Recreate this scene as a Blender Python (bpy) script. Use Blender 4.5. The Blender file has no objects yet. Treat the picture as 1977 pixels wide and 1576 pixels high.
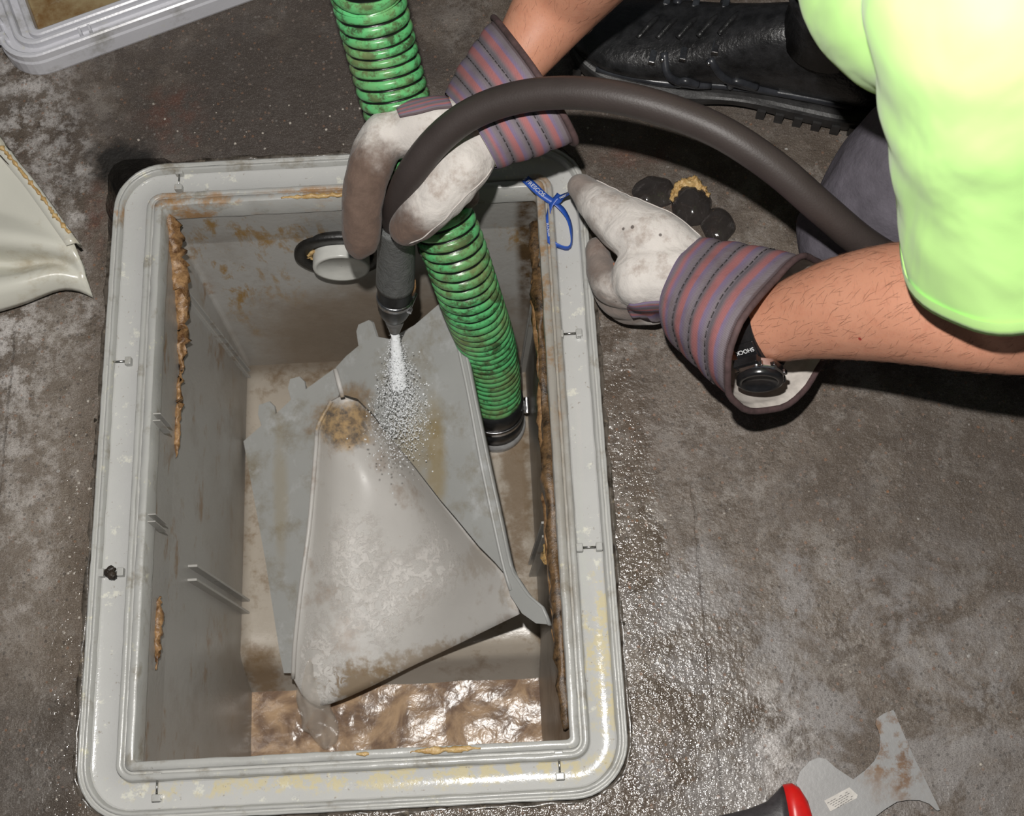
import bpy, bmesh, math, random
import numpy as np
from mathutils import Vector, Matrix, noise as mn
random.seed(7)
C = bpy.context.scene.collection
SC = bpy.context.scene
# ---------------------------------------------------------------- camera, light, exposure
F, CX, CY, H = 2400.0, 988.5, 788.0, 1.3
def _setup(vp=(638, -6000), nad=(1032, 1638)):
    Y = np.array([vp[0]-CX, -(vp[1]-CY), -F]); Y /= np.linalg.norm(Y)
    D = np.array([nad[0]-CX, -(nad[1]-CY), -F]); D -= Y*(D@Y); D /= np.linalg.norm(D)
    Z = -D; X = np.cross(Y, Z); return np.array([X, Y, Z])
RM = _setup()
cam = bpy.data.cameras.new('camera'); co = bpy.data.objects.new('camera', cam); C.objects.link(co)
cam.sensor_width = 36; cam.lens = F/1977*36; cam.clip_start = 0.02
m4 = Matrix([list(RM[i])+[0] for i in range(3)]+[[0, 0, 0, 1]]); m4.translation = (0, 0, H)
co.matrix_world = m4; SC.camera = co
cam.dof.use_dof = True; cam.dof.focus_distance = 1.34; cam.dof.aperture_fstop = 11
def P(px, py, z):                       # point at height z seen at pixel
    d = RM@np.array([px-CX, -(py-CY), -F]); t = (z-H)/d[2]
    return Vector((d[0]*t, d[1]*t, z))
SC.view_settings.view_transform = 'Standard'; SC.view_settings.look = 'None'
SC.view_settings.gamma = 1; SC.view_settings.use_curve_mapping = False
SC.view_settings.exposure = 0.0
w = bpy.data.worlds.new('world'); SC.world = w; w.use_nodes = True
w.node_tree.nodes['Background'].inputs[0].default_value = (0.85, 0.92, 1, 1)
w.node_tree.nodes['Background'].inputs[1].default_value = 0.06
fl = bpy.data.lights.new('flash', 'POINT'); fl.energy = 74; fl.shadow_soft_size = 0.014; fl.color = (1, 0.97, 0.93)
fo = bpy.data.objects.new('flash', fl); C.objects.link(fo)
fo.location = Vector(RM@np.array([-0.045, 0.17, 0.0]))+Vector((0, 0, H))

# ---------------------------------------------------------------- object helpers
def tag(o, label=None, cat=None, group=None, kind=None):
    if label: o['label'] = label
    if cat: o['category'] = cat
    if group: o['group'] = group
    if kind: o['kind'] = kind
    return o
def empty(name, loc, label, cat, group=None):
    o = bpy.data.objects.new(name, None); C.objects.link(o); o.location = loc; o.empty_display_size = .02
    return tag(o, label, cat, group)
def wloc(p):
    v = Vector((0, 0, 0))
    while p is not None: v += Vector(p.location); p = p.parent
    return v
def link(name, me, mat, parent=None, smooth=True, origin=None):
    o = bpy.data.objects.new(name, me); C.objects.link(o)
    if isinstance(mat, (list, tuple)):
        for m in mat: me.materials.append(m)
    else: me.materials.append(mat)
    off = wloc(parent) if parent else Vector((0, 0, 0))
    org = Vector(origin) if origin is not None else off
    me.transform(Matrix.Translation(-org)); o.parent = parent; o.location = org-off
    if smooth:
        for p in me.polygons: p.use_smooth = True
    me.update(); return o
def mesh(vs, fs, uvs=None):
    me = bpy.data.meshes.new('m'); me.from_pydata([tuple(v) for v in vs], [], fs)
    if uvs:
        l = me.uv_layers.new(name='UVMap')
        k = 0
        for p in uvs:
            for c in p: l.data[k].uv = c; k += 1
    return me
def join(parts):                      # parts: list of (vs, fs)
    V, Fc = [], []
    for vs, fs in parts:
        o = len(V); V += list(vs); Fc += [tuple(i+o for i in f) for f in fs]
    return V, Fc
def box(c, s, R=None, bev=0):
    c = Vector(c); V = []
    for x in (-1, 1):
        for y in (-1, 1):
            for z in (-1, 1):
                v = Vector((x*s[0]/2, y*s[1]/2, z*s[2]/2))
                if R is not None: v = R@v
                V.append(c+v)
    return V, [(0, 1, 3, 2), (4, 6, 7, 5), (0, 4, 5, 1), (2, 3, 7, 6), (0, 2, 6, 4), (1, 5, 7, 3)]
def mods(o, sol=None, bev=None, sub=None, off=0):
    if sol: m = o.modifiers.new('s', 'SOLIDIFY'); m.thickness = sol; m.offset = off
    if sub: m = o.modifiers.new('u', 'SUBSURF'); m.levels = sub; m.render_levels = sub
    if bev: m = o.modifiers.new('b', 'BEVEL'); m.width = bev; m.segments = 2; m.limit_method = 'ANGLE'
    return o
def spline(pts, n, closed=False):
    """catmull-rom through pts (any dimension), n samples, roughly even"""
    p = [np.array(q, float) for q in pts]; N = len(p); out = []
    segs = N if closed else N-1
    g = lambda i: p[i % N] if closed else (p[0]*2-p[1] if i < 0 else (p[-1]*2-p[-2] if i >= N else p[i]))
    fine = []
    for i in range(segs):
        a, b, c, d = g(i-1), g(i), g(i+1), g(i+2)
        for k in range(24):
            t = k/24
            fine.append(.5*((2*b)+(-a+c)*t+(2*a-5*b+4*c-d)*t*t+(-a+3*b-3*c+d)*t**3))
    fine.append(p[0] if closed else p[-1])
    fine = np.array(fine); L = np.r_[0, np.cumsum(np.linalg.norm(np.diff(fine[:, :3], axis=0), axis=1))]
    s = np.linspace(0, L[-1], n+1 if closed else n)
    out = np.stack([np.interp(s, L, fine[:, k]) for k in range(fine.shape[1])], 1)
    return out[:-1] if closed else out
def ringsmesh(rings, closed=True, caps=(False, False), uvscale=None):
    n = len(rings[0]); V = [v for r in rings for v in r]; Fc = []; U = []
    m = n if closed else n-1
    for i in range(len(rings)-1):
        for j in range(m):
            j2 = (j+1) % n
            Fc.append((i*n+j, i*n+j2, (i+1)*n+j2, (i+1)*n+j))
            a, b = j/m, (j+1)/m; c, d = i/(len(rings)-1), (i+1)/(len(rings)-1)
            U.append([(a, c), (b, c), (b, d), (a, d)])
    if caps[0]: Fc.append(tuple(range(n))[::-1]); U.append([(0, 0)]*n)
    if caps[1]: Fc.append(tuple((len(rings)-1)*n+j for j in range(n))); U.append([(0, 1)]*n)
    return V, Fc, U
def tube(path, rad, n=16, caps=(True, True), ex=1.0, fr=None):
    P_ = [Vector(p) for p in path]; R_ = rad if hasattr(rad, '__len__') else [rad]*len(P_)
    rings = []; up = None
    for i, p in enumerate(P_):
        t = (P_[min(i+1, len(P_)-1)]-P_[max(i-1, 0)]).normalized()
        if up is None: up = t.orthogonal().normalized() if fr is None else Vector(fr)
        up = (up-t*up.dot(t)).normalized(); s = t.cross(up)
        r = R_[i]
        rings.append([p+up*math.cos(a)*r+s*math.sin(a)*r*ex for a in [2*math.pi*k/n for k in range(n)]])
    return ringsmesh(rings, True, caps)
def bake(me_in, mods_fn):
    o = bpy.data.objects.new('tmp', me_in); C.objects.link(o); mods_fn(o)
    dg = bpy.context.evaluated_depsgraph_get(); dg.update()
    me = bpy.data.meshes.new_from_object(o.evaluated_get(dg)); bpy.data.objects.remove(o)
    return me
def blob(chains, voxel=.003, smooth=8, amp=0, nsc=40, disp=None):
    """one continuous skin around chains of (point, radius)"""
    parts = []
    for ch in chains:
        sp = spline([tuple(p)+(r,) for p, r in ch], max(6, 6*len(ch)))
        pts = [Vector(q[:3]) for q in sp]; rr = [max(.002, q[3]) for q in sp]
        # hemispherical ends
        d0 = (pts[0]-pts[1]).normalized(); d1 = (pts[-1]-pts[-2]).normalized()
        a = [(pts[0]+d0*rr[0]*math.sin(t), rr[0]*math.cos(t)) for t in (1.45, 1.15, .8, .4)]
        b = [(pts[-1]+d1*rr[-1]*math.sin(t), rr[-1]*math.cos(t)) for t in (.4, .8, 1.15, 1.45)]
        allp = a+list(zip(pts, rr))+b
        v, f, u = tube([q[0] for q in allp], [q[1] for q in allp], 20)
        parts.append((v, f))
    V, Fc = join(parts); me = mesh(V, Fc)
    def fn(o):
        m = o.modifiers.new('r', 'REMESH'); m.mode = 'VOXEL'; m.voxel_size = voxel; m.use_smooth_shade = True
        s = o.modifiers.new('s', 'SMOOTH'); s.factor = .6; s.iterations = smooth
    me = bake(me, fn)
    if amp or disp:
        me.update(); nrm = [v.normal.copy() for v in me.vertices]; cos = [v.co.copy() for v in me.vertices]; out = []
        for c, nn in zip(cos, nrm):
            d = amp*mn.fractal(c*nsc, .7, 2.0, 3) if amp else 0
            if disp: d += disp(c)
            c = c+nn*d; out += [c.x, c.y, c.z]
        me.vertices.foreach_set('co', out); me.update()
    for p in me.polygons: p.use_smooth = True
    return me

# ---------------------------------------------------------------- material helpers
class MT:
    def __init__(s, name, rough=.5, metal=0, spec=.5):
        s.m = bpy.data.materials.new(name); s.m.use_nodes = True; s.t = s.m.node_tree
        s.b = s.t.nodes['Principled BSDF']; s.set('Roughness', rough); s.set('Metallic', metal)
        s.set('Specular IOR Level', spec); s._pos = None; s.bumpv = None
    def set(s, k, v):
        i = s.b.inputs[k]
        if isinstance(v, bpy.types.NodeSocket): s.t.links.new(v, i)
        elif isinstance(v, tuple): i.default_value = v if len(v) == len(i.default_value) else v+(1,)
        else: i.default_value = v
    def L(s, a, b):
        if isinstance(a, bpy.types.NodeSocket): s.t.links.new(a, b)
        elif isinstance(a, tuple) and len(a) == 3 and len(b.default_value) == 4: b.default_value = a+(1,)
        else: b.default_value = a
    def N(s, k): return s.t.nodes.new('ShaderNode'+k)
    def pos(s):                         # world position (for the fixed setting)
        if s._pos is None: s._pos = s.N('NewGeometry').outputs['Position']
        return s._pos
    def obj(s): return s.N('TexCoord').outputs['Object']
    def uv(s): return s.N('TexCoord').outputs['UV']
    def noise(s, sc, det=4, rough=.6, vec=None, dist=0, ch='Fac'):
        n = s.N('TexNoise'); n.inputs['Scale'].default_value = sc; n.inputs['Detail'].default_value = det
        n.inputs['Roughness'].default_value = rough; n.inputs['Distortion'].default_value = dist
        s.L(vec if vec is not None else s.pos(), n.inputs['Vector']); return n.outputs[ch]
    def vor(s, sc, vec=None, out='Distance', feat='F1', rnd=1):
        n = s.N('TexVoronoi'); n.inputs['Scale'].default_value = sc; n.feature = feat; n.inputs['Randomness'].default_value = rnd
        s.L(vec if vec is not None else s.pos(), n.inputs['Vector']); return n.outputs[out]
    def ramp(s, f, stops):
        n = s.N('ValToRGB'); s.L(f, n.inputs[0]); e = n.color_ramp.elements
        while len(e) < len(stops): e.new(.5)
        for q, (p, c) in zip(e, stops):
            q.position = p; q.color = (c, c, c, 1) if not isinstance(c, tuple) else c+(1,)
        return n.outputs[0]
    def mix(s, f, a, b, mode='MIX'):
        n = s.N('MixRGB'); n.blend_type = mode; s.L(f, n.inputs[0]); s.L(a, n.inputs[1]); s.L(b, n.inputs[2]); return n.outputs[0]
    def ma(s, op, a, b=0.0, clamp=False):
        n = s.N('Math'); n.operation = op; n.use_clamp = clamp; s.L(a, n.inputs[0]); s.L(b, n.inputs[1]); return n.outputs[0]
    def vm(s, op, a, b):
        n = s.N('VectorMath'); n.operation = op; s.L(a, n.inputs[0]); s.L(b, n.inputs[1])
        return n.outputs['Value'] if op in ('LENGTH', 'DOT_PRODUCT') else n.outputs[0]
    def xyz(s, v=None):
        n = s.N('SeparateXYZ'); s.L(v if v is not None else s.pos(), n.inputs[0]); return n.outputs
    def step(s, v, a, b):
        n = s.N('MapRange'); n.interpolation_type = 'SMOOTHSTEP'; s.L(v, n.inputs['Value'])
        n.inputs['From Min'].default_value = a; n.inputs['From Max'].default_value = b
        return n.outputs[0]
    def zone(s, c, r, soft=.5, amt=.6, sc=14, vec=None):
        """patch of dirt or wear of its own ragged shape around a place"""
        if not hasattr(s, '_zn'): s._zn = {}
        if sc not in s._zn: s._zn[sc] = s.ma('SUBTRACT', s.noise(sc, 6, .65, vec), .5)
        d = s.vm('SUBTRACT', vec if vec is not None else s.pos(), tuple(c))
        d = s.vm('DIVIDE', d, tuple(r)); l = s.vm('LENGTH', d, (0, 0, 0))
        l = s.ma('ADD', l, s.ma('MULTIPLY', s._zn[sc], amt*4))
        return s.step(l, 1+soft, 1-soft)
    def bump(s, h, strength=.5, dist=.002):
        n = s.N('Bump'); n.inputs['Strength'].default_value = strength; n.inputs['Distance'].default_value = dist
        s.L(h, n.inputs['Height'])
        if s.bumpv is not None: s.t.links.new(s.bumpv, n.inputs['Normal'])
        s.bumpv = n.outputs[0]; s.t.links.new(s.bumpv, s.b.inputs['Normal'])
    def col(s, c): s.L(c, s.b.inputs['Base Color'])
def plain(name, c, rough=.5, metal=0, sc=60, var=.25, bump=.2, spec=.5, bd=.001):
    m = MT(name, rough, metal, spec); v = m.obj()
    n = m.noise(sc, 5, .6, v)
    m.col(m.mix(m.ramp(n, [(.35, 0.), (.7, 1.)]), tuple(x*(1-var) for x in c), tuple(min(1, x*(1+var)) for x in c)))
    if bump: m.bump(m.noise(sc*3, 4, .6, v), bump, bd)
    return m.m
def stained(name, base, stains, rough=.35, obj=True, sc=9, bump=.15, extra=None):
    """wet plastic with blotches; stains: list of (colour, scale, lo, hi)"""
    m = MT(name, rough, 0, .5); v = m.obj() if obj else m.pos()
    c = m.mix(m.noise(sc, 4, .6, v), tuple(x*.88 for x in base), tuple(min(1, x*1.1) for x in base))
    for k, (cc, s_, lo, hi) in enumerate(stains):
        off = m.vm('ADD', v, (k*3.1, k*1.7, k*2.3))
        c = m.mix(m.ramp(m.noise(s_, 7, .68, off), [(lo, 0.), (hi, 1.)]), c, cc)
    if extra: c = extra(m, c)
    m.col(c)
    m.set('Roughness', m.ma('ADD', m.ma('MULTIPLY', m.noise(25, 3, .6, v), .25), rough-.12))
    if bump: m.bump(m.noise(160, 4, .6, v), bump, .0008)
    return m.m

# ================================================================ SETTING: the concrete floor
IX0, IX1, IY0, IY1 = -.400, .042, .100, .733
def rrect(o, z, n=10, rmin=.004, jit=0):
    r = max(rmin, o); x0, x1, y0, y1 = IX0-o, IX1+o, IY0-o, IY1+o; out = []
    def side(a, b, k=60):
        return [(a[0]+(b[0]-a[0])*i/k, a[1]+(b[1]-a[1])*i/k) for i in range(1, k)]
    cs = [((x1-r, y1-r), 0), ((x0+r, y1-r), 90), ((x0+r, y0+r), 180), ((x1-r, y0+r), 270)]
    loops = [[(c[0]+r*math.cos(math.radians(a0+90*i/n)), c[1]+r*math.sin(math.radians(a0+90*i/n))) for i in range(n+1)] for c, a0 in cs]
    for i in range(4):
        out += loops[i]; out += side(loops[i][-1], loops[(i+1) % 4][0])
    return [Vector((x, y, z)) for x, y in out]
def floor_mat():
    m = MT('wet_concrete', .5, 0, .5)
    def z(px, py, rx, ry, soft=.5, amt=.6, sc=14): return m.zone(P(px, py, 0), (rx, ry, 1), soft, amt, sc)
    n1 = m.noise(7, 8, .7); n2 = m.noise(38, 8, .7); n3 = m.noise(260, 3, .6); n4 = m.noise(16, 9, .75, m.vm('ADD', m.pos(), (4, 2, 1))); n5 = m.noise(800, 2, .6); n6 = m.noise(22, 9, .74, m.vm('ADD', m.pos(), (7, 5, 1)), .3)
    c = m.mix(m.ramp(n1, [(.38, 0.), (.62, 1.)]), (.088, .064, .047), (.165, .135, .110))
    c = m.mix(m.ramp(n4, [(.5, 0.), (.58, 1.)]), c, (.215, .188, .165))
    c = m.mix(m.ramp(n2, [(.48, 0.), (.72, .55)]), c, (.052, .040, .030))
    c = m.mix(m.ma('MULTIPLY', m.ramp(n6, [(.52, 0.), (.55, 1.)]), .75), c, (.075, .054, .038))
    # dry pale film lower right
    pale = m.ma('MULTIPLY', z(1560, 1330, .30, .16, .6, .7), m.ramp(m.noise(11, 9, .72, m.vm('ADD', m.pos(), (1.5, 7, 0)), .4), [(.47, 0.), (.56, 1.)]))
    c = m.mix(m.ma('MULTIPLY', pale, .75), c, (.27, .255, .25))
    # white lime crust along the left
    wht = m.ramp(m.noise(30, 9, .78, m.vm('ADD', m.pos(), (9, 1, 0))), [(.47, 0.), (.60, 1.)])
    for a in [(20, 170, .07, .10), (60, 260, .07, .08), (130, 390, .03, .10), (60, 640, .08, .06), (20, 700, .03, .1), (70, 930, .04, .14), (1480, 1440, .05, .06)]:
        c = m.mix(m.ma('MULTIPLY', m.ma('MULTIPLY', z(*a, .6, .5), wht), .85), c, (.55, .52, .50))
    c = m.mix(m.ma('MULTIPLY', z(90, 960, .05, .22, .7, .4), .45), c, (.24, .20, .16))
    # dark greasy patch behind the trap and round the boot
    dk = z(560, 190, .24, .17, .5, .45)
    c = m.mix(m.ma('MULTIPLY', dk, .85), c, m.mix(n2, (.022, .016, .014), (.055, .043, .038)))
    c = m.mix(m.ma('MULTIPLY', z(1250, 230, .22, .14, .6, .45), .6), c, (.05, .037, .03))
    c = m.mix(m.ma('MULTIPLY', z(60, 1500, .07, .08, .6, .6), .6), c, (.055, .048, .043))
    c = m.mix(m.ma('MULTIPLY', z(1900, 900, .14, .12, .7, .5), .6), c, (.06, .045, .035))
    # rust
    for a in [(185, 420, .012, .05), (330, 210, .04, .03), (345, 280, .02, .02), (1230, 300, .04, .015)]:
        c = m.mix(m.ma('MULTIPLY', m.ma('MULTIPLY', z(*a, .6, .5, 40), m.ramp(n2, [(.42, 0.), (.6, 1.)])), .75), c, (.10, .036, .022))
    # aggregate: small stones and pale grains
    vc = m.vor(210, None, 'Color'); vd = m.vor(210)
    rr = m.xyz(vc)[0]; stone = m.ma('MULTIPLY', m.ma('GREATER_THAN', rr, .86), m.step(vd, .42, .3))
    c = m.mix(m.ma('MULTIPLY', stone, .55), c, m.mix(m.xyz(vc)[1], (.20, .19, .18), (.24, .105, .045)))
    dkst = m.ma('MULTIPLY', m.ma('LESS_THAN', rr, .14), m.step(vd, .42, .3))
    c = m.mix(m.ma('MULTIPLY', dkst, .5), c, (.03, .026, .024))
    vc2 = m.vor(70, None, 'Color'); vd2 = m.vor(70)
    st2 = m.ma('MULTIPLY', m.ma('GREATER_THAN', m.xyz(vc2)[0], .965), m.step(m.ma('ADD', vd2, m.ma('MULTIPLY', n3, .25)), .28, .20))
    c = m.mix(m.ma('MULTIPLY', st2, .75), c, m.mix(m.xyz(vc2)[2], (.45, .44, .42), (.30, .13, .05)))
    c = m.mix(m.ma('MULTIPLY', m.ramp(n3, [(.62, 0.), (.75, 1.)]), .35), c, (.34, .32, .30))
    c = m.mix(m.ma('MULTIPLY', m.ramp(n3, [(.25, 1.), (.4, 0.)]), .5), c, (.03, .025, .022))
    c = m.mix(m.ramp(n5, [(.35, .55), (.5, 0.)]), c, (.045, .037, .03)); c = m.mix(m.ramp(n5, [(.55, 0.), (.72, .5)]), c, (.30, .27, .24))
    # slab joints
    X = m.xyz(); grooves = None
    def line(a, b, wd, a2):
        A, B = P(*a, 0), P(*b, 0); d = (B-A).normalized(); nrm = Vector((-d.y, d.x, 0))
        q = m.vm('SUBTRACT', m.pos(), tuple(A)); e = m.ma('ADD', m.vm('DOT_PRODUCT', q, tuple(nrm)), m.ma('MULTIPLY', m.ma('SUBTRACT', m.noise(20, 5, .7), .5), .012))
        al = m.vm('DOT_PRODUCT', q, tuple(d))
        g = m.ma('MULTIPLY', m.step(m.ma('ABSOLUTE', e), wd, wd*.3), m.ma('MULTIPLY', m.ma('GREATER_THAN', al, 0), m.ma('LESS_THAN', al, (B-A).length)))
        return m.ma('MULTIPLY', g, a2)
    g = m.ma('MAXIMUM', line((1335, 930), (1410, 1700), .0022, .7), m.ma('MAXIMUM', line((28, 640), (-40, 1400), .002, .9), line((1600, 168), (2050, 158), .0025, 1.)))
    c = m.mix(m.ma('MULTIPLY', m.ma('MULTIPLY', g, m.ramp(n2, [(.35, .2), (.6, 1.)])), .5), c, (.035, .03, .025))
    c = m.mix(m.ma('MULTIPLY', line((1348, 940), (1423, 1700), .005, .3), .6), c, (.3, .28, .26))
    c = m.mix(.03, c, (.40, .34, .29)); c = m.mix(m.ma('MULTIPLY', m.zone((-.452, .795, -.02), (.040, .030, .12), .35, .35, 40), .93), c, (.008, .007, .006)); m.col(c)  # near-black zone at the broken corner: shade of the deep void, painted in
    wet = m.ma('MAXIMUM', z(1290, 1480, .11, .18, .8, .25), m.ma('MAXIMUM', z(700, 1600, .5, .03, .6, .4), m.ma('MAXIMUM', z(160, 1250, .035, .3, .6, .4), z(1230, 1100, .03, .25, .6, .4))))
    wet2 = m.ma('MULTIPLY', m.ramp(n1, [(.45, 0.), (.6, 1.)]), .3)
    wet = m.ma('MAXIMUM', wet, wet2)
    m.set('Roughness', m.ma('SUBTRACT', .66, m.ma('MULTIPLY', wet, .56)))
    h = m.ma('ADD', m.ma('MULTIPLY', m.noise(330, 2, .5), .55), m.ma('MULTIPLY', m.noise(130, 2, .5), 1.0))
    h = m.ma('MULTIPLY', h, m.ma('ADD', 1., m.ma('MULTIPLY', wet, .6))); h = m.ma('SUBTRACT', h, m.ma('MULTIPLY', g, .5))
    m.bump(m.ma('ADD', m.noise(45, 2, .5), m.ma('MULTIPLY', st2, .15)), .35, .004)
    m.bump(h, .7, .0016)
    return m.m
random.seed(3)
hole = []
for i, v in enumerate(rrect(.0625, 0)):
    q = v.copy(); c = Vector((-.18, .42, 0)); d = (q-c).normalized()
    q += d*(mn.noise(v*38)*.0045+mn.noise(v*120)*.002)
    hole.append(q)
# broken-out corner at the far left of the trap
cc = Vector((-.462, .793, 0))
for i, q in enumerate(hole):
    if q.x < -.395 and q.y > .725:
        t = Vector((-.474+.006*mn.noise(q*90), .803+.006*mn.noise(q*70), 0))
        v = Vector((q.x+.400, q.y-.733, 0)); a = v.normalized(); sq = .0675/max(abs(a.x), abs(a.y))
        q.x, q.y = -.400+a.x*min(sq, .086)+.002*mn.noise(q*90), .733+a.y*min(sq, .088)+.0025*mn.noise(q*80)
def floor_build():
    bm = bmesh.new(); top = [bm.verts.new(v) for v in hole]; n = len(top)
    low = [bm.verts.new(Vector((v.x, v.y, -.52))) for v in hole]
    for i in range(n): bm.faces.new((top[i], top[(i+1) % n], low[(i+1) % n], low[i]))
    lowf = bm.faces.new(low)
    X0, X1, Y0, Y1 = -1.9, 2.1, -1.2, 2.6; outer = []
    K = 20
    for a, b in [((X0, Y0), (X1, Y0)), ((X1, Y0), (X1, Y1)), ((X1, Y1), (X0, Y1)), ((X0, Y1), (X0, Y0))]:
        for k in range(K): outer.append(bm.verts.new((a[0]+(b[0]-a[0])*k/K, a[1]+(b[1]-a[1])*k/K, 0)))
    ed = []
    for i in range(len(outer)): ed.append(bm.edges.new((outer[i], outer[(i+1) % len(outer)])))
    ed += [bm.edges.get((top[i], top[(i+1) % n])) for i in range(n)]
    bmesh.ops.triangle_fill(bm, edges=ed, use_beauty=True)
    # drop anything that filled the hole itself
    for f in [f for f in bm.faces if abs(f.normal.z) > .9 and f is not lowf]:
        c = f.calc_center_median()
        if IX0-.03 < c.x < IX1+.03 and IY0-.03 < c.y < IY1+.03 and c.z > -.1: bm.faces.remove(f)
    bmesh.ops.recalc_face_normals(bm, faces=bm.faces)
    me = bpy.data.meshes.new('m'); bm.to_mesh(me); bm.free()
    return me
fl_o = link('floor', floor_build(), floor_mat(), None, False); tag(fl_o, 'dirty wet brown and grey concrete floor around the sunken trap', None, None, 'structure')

# ================================================================ GREASE TRAP
trap = empty('grease_trap', (-.18, .42, -.47), 'open grey plastic grease trap sunk in the concrete floor', 'grease trap')
def ex_frame(m, c):
    # grime collecting along the edges at the far side
    for a, r in [((-.40, .735, 0), (.09, .02, 1)), ((-.16, .742, 0), (.12, .008, 1)), ((.05, .62, 0), (.012, .16, 1))]:
        c = m.mix(m.ma('MULTIPLY', m.ma('MULTIPLY', m.zone(a, r, .5, .5, 30), m.ramp(m.noise(26, 7, .72), [(.47, 0.), (.58, 1.)])), .8), c, (.36, .18, .05))
    c = m.mix(m.ma('MULTIPLY', m.zone((.05, .5, 0), (.012, .25, 1), .5, .5, 30), .45), c, (.20, .16, .11))
    return c
M_frame = stained('rim_plastic', (.44, .44, .42), [((.22, .19, .14), 22, .55, .72), ((.60, .58, .46), 55, .62, .68), ((.08, .06, .04), 90, .68, .76)], .3, False, 14, .35, ex_frame)
def trough_mat():
    m = MT('trough_plastic', .14, 0, .5); v = m.pos()
    c = m.mix(m.noise(12, 4), (.47, .47, .455), (.56, .56, .545))
    c = m.mix(m.ma('MULTIPLY', m.ramp(m.noise(48, 6, .7, m.vm('ADD', v, (2, 0, 3))), [(.60, 0.), (.66, 1.)]), .8), c, (.72, .71, .62))
    for a, r in [((.085, .21, 0), (.018, .05, 1)), ((.085, .14, 0), (.02, .03, 1)), ((-.1, .075, 0), (.25, .012, 1))]:
        c = m.mix(m.ma('MULTIPLY', m.ma('MULTIPLY', m.zone(a, r, .5, .9, 60), m.ramp(m.noise(70, 6, .7), [(.45, 0.), (.53, 1.)])), .8), c, (.62, .54, .32))
    c = m.mix(m.ramp(m.noise(200, 3), [(.66, 0.), (.74, .6)]), c, (.25, .2, .15))
    m.col(c); m.bump(m.noise(320, 3, .6), .22, .0007); m.bump(m.noise(30, 3), .2, .003)
    return m.m
M_trough = trough_mat()
prof = [(0, -.03), (0, .003), (.001, .004), (.0085, .004), (.009, .003), (.0095, -.003), (.012, -.004), (.0125, .001), (.0135, .002), (.0175, .002), (.0185, .001), (.020, -.006)]
prof2 = [(.047, -.006), (.0485, .001), (.0495, .002), (.052, .002), (.0525, -.001), (.0545, -.001), (.055, .002), (.0575, .002), (.058, .001), (.058, -.07)]
def sweep(pr, jit=.0):
    rings = []
    for k, (o, z) in enumerate(pr):
        rg = rrect(o, z)
        if jit: rg = [v+Vector((mn.noise(v*60+Vector((k, 0, 0)))*jit, mn.noise(v*55+Vector((0, k, 5)))*jit, mn.noise(v*70)*jit)) for v in rg]
        rings.append(rg)
    return ringsmesh(rings)
V, Fc, U = sweep(prof, .0008); o = link('inner_rim', mesh(V, Fc), M_frame, trap)
V, Fc, U = sweep(prof2, .0008); o = link('outer_rim', mesh(V, Fc), M_frame, trap)
V, Fc, U = sweep([(.0195, -.006), (.0212, -.0076), (.0215, -.0078), (.034, -.0078), (.0455, -.0078), (.0458, -.0076), (.0475, -.006)], .0); o = link('trough', mesh(V, Fc), M_trough, trap)
M_grime_shade = stained('edge_grime_shade', (.10, .085, .07), [((.03, .024, .018), 50, .48, .6), ((.24, .20, .15), 70, .58, .68), ((.22, .10, .03), 40, .66, .72)], .25, False, 30, .5, lambda m, c: m.mix(m.zone((-.45, .79, -.06), (.055, .045, .2), .3, .25, 40), c, (.007, .006, .005)))  # real grime, plus painted black shade where the far left corner gap opens
gr = []
for k, (o_, z_) in enumerate([(.0570, -.012), (.0585, -.0015), (.061, -.0005), (.064, -.001), (.067, -.006), (.0675, -.03)]):
    rg_ = []
    for v_ in rrect(o_, z_, 24):
        q_ = v_+mn.noise_vector(v_*70)*.0022+Vector((0, 0, .002*mn.noise(v_*160)))
        if q_.x < -.37 and q_.y > .70: q_.z -= .14*min(1, (q_.y-.70)/.02)*min(1, (-.37-q_.x)/.02)
        rg_.append(q_)
    gr.append(rg_)
V, Fc, U = ringsmesh(gr); link('edge_grime_shade', mesh(V, Fc), M_grime_shade, trap)
M_metal = plain('pin_metal', (.55, .54, .52), .25, 1, 90, .3)
M_dirt = plain('dark_dirt', (.03, .022, .016), .45, 0, 120, .5, .6)
def clip(px, py, along, dirty=False):
    c = P(px, py, 0); dx = Vector((1, 0, 0)) if along == 'x' else Vector((0, 1, 0)); dy = Vector((-dx.y, dx.x, 0))
    R = Matrix((dx, dy, Vector((0, 0, 1)))).transposed()
    parts = []
    for s in (-1, 1):
        parts.append(box(c+dx*s*.0105+Vector((0, 0, -.003)), (.007, .009, .009), R))
    o = mods(link('clip', mesh(*join(parts)), M_frame, trap, False), bev=.001)
    v, f, u = tube([c-dx*.008+Vector((0, 0, -.0015)), c+dx*.008+Vector((0, 0, -.0015))], .0011, 8)
    link('pin', mesh(v, f), M_metal, o)
    if dirty:
        me = blob([[(c-dx*.003, .004), (c+dx*.003+Vector((0, -.004, 0)), .0045)], [(c+Vector((0, .004, .001)), .003), (c+Vector((.004, .003, 0)), .002)]], .0012, 2, .0015, 400)
        for v_ in me.vertices: pass
        link('dirt', me, M_dirt, o)
for a in [(229, 697, 'x'), (213, 1105, 'x', True), (1100, 643, 'x'), (1138, 1056, 'x'), (302, 1520, 'y'), (1080, 1478, 'y'), (345, 346, 'y')]: clip(*a)

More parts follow.
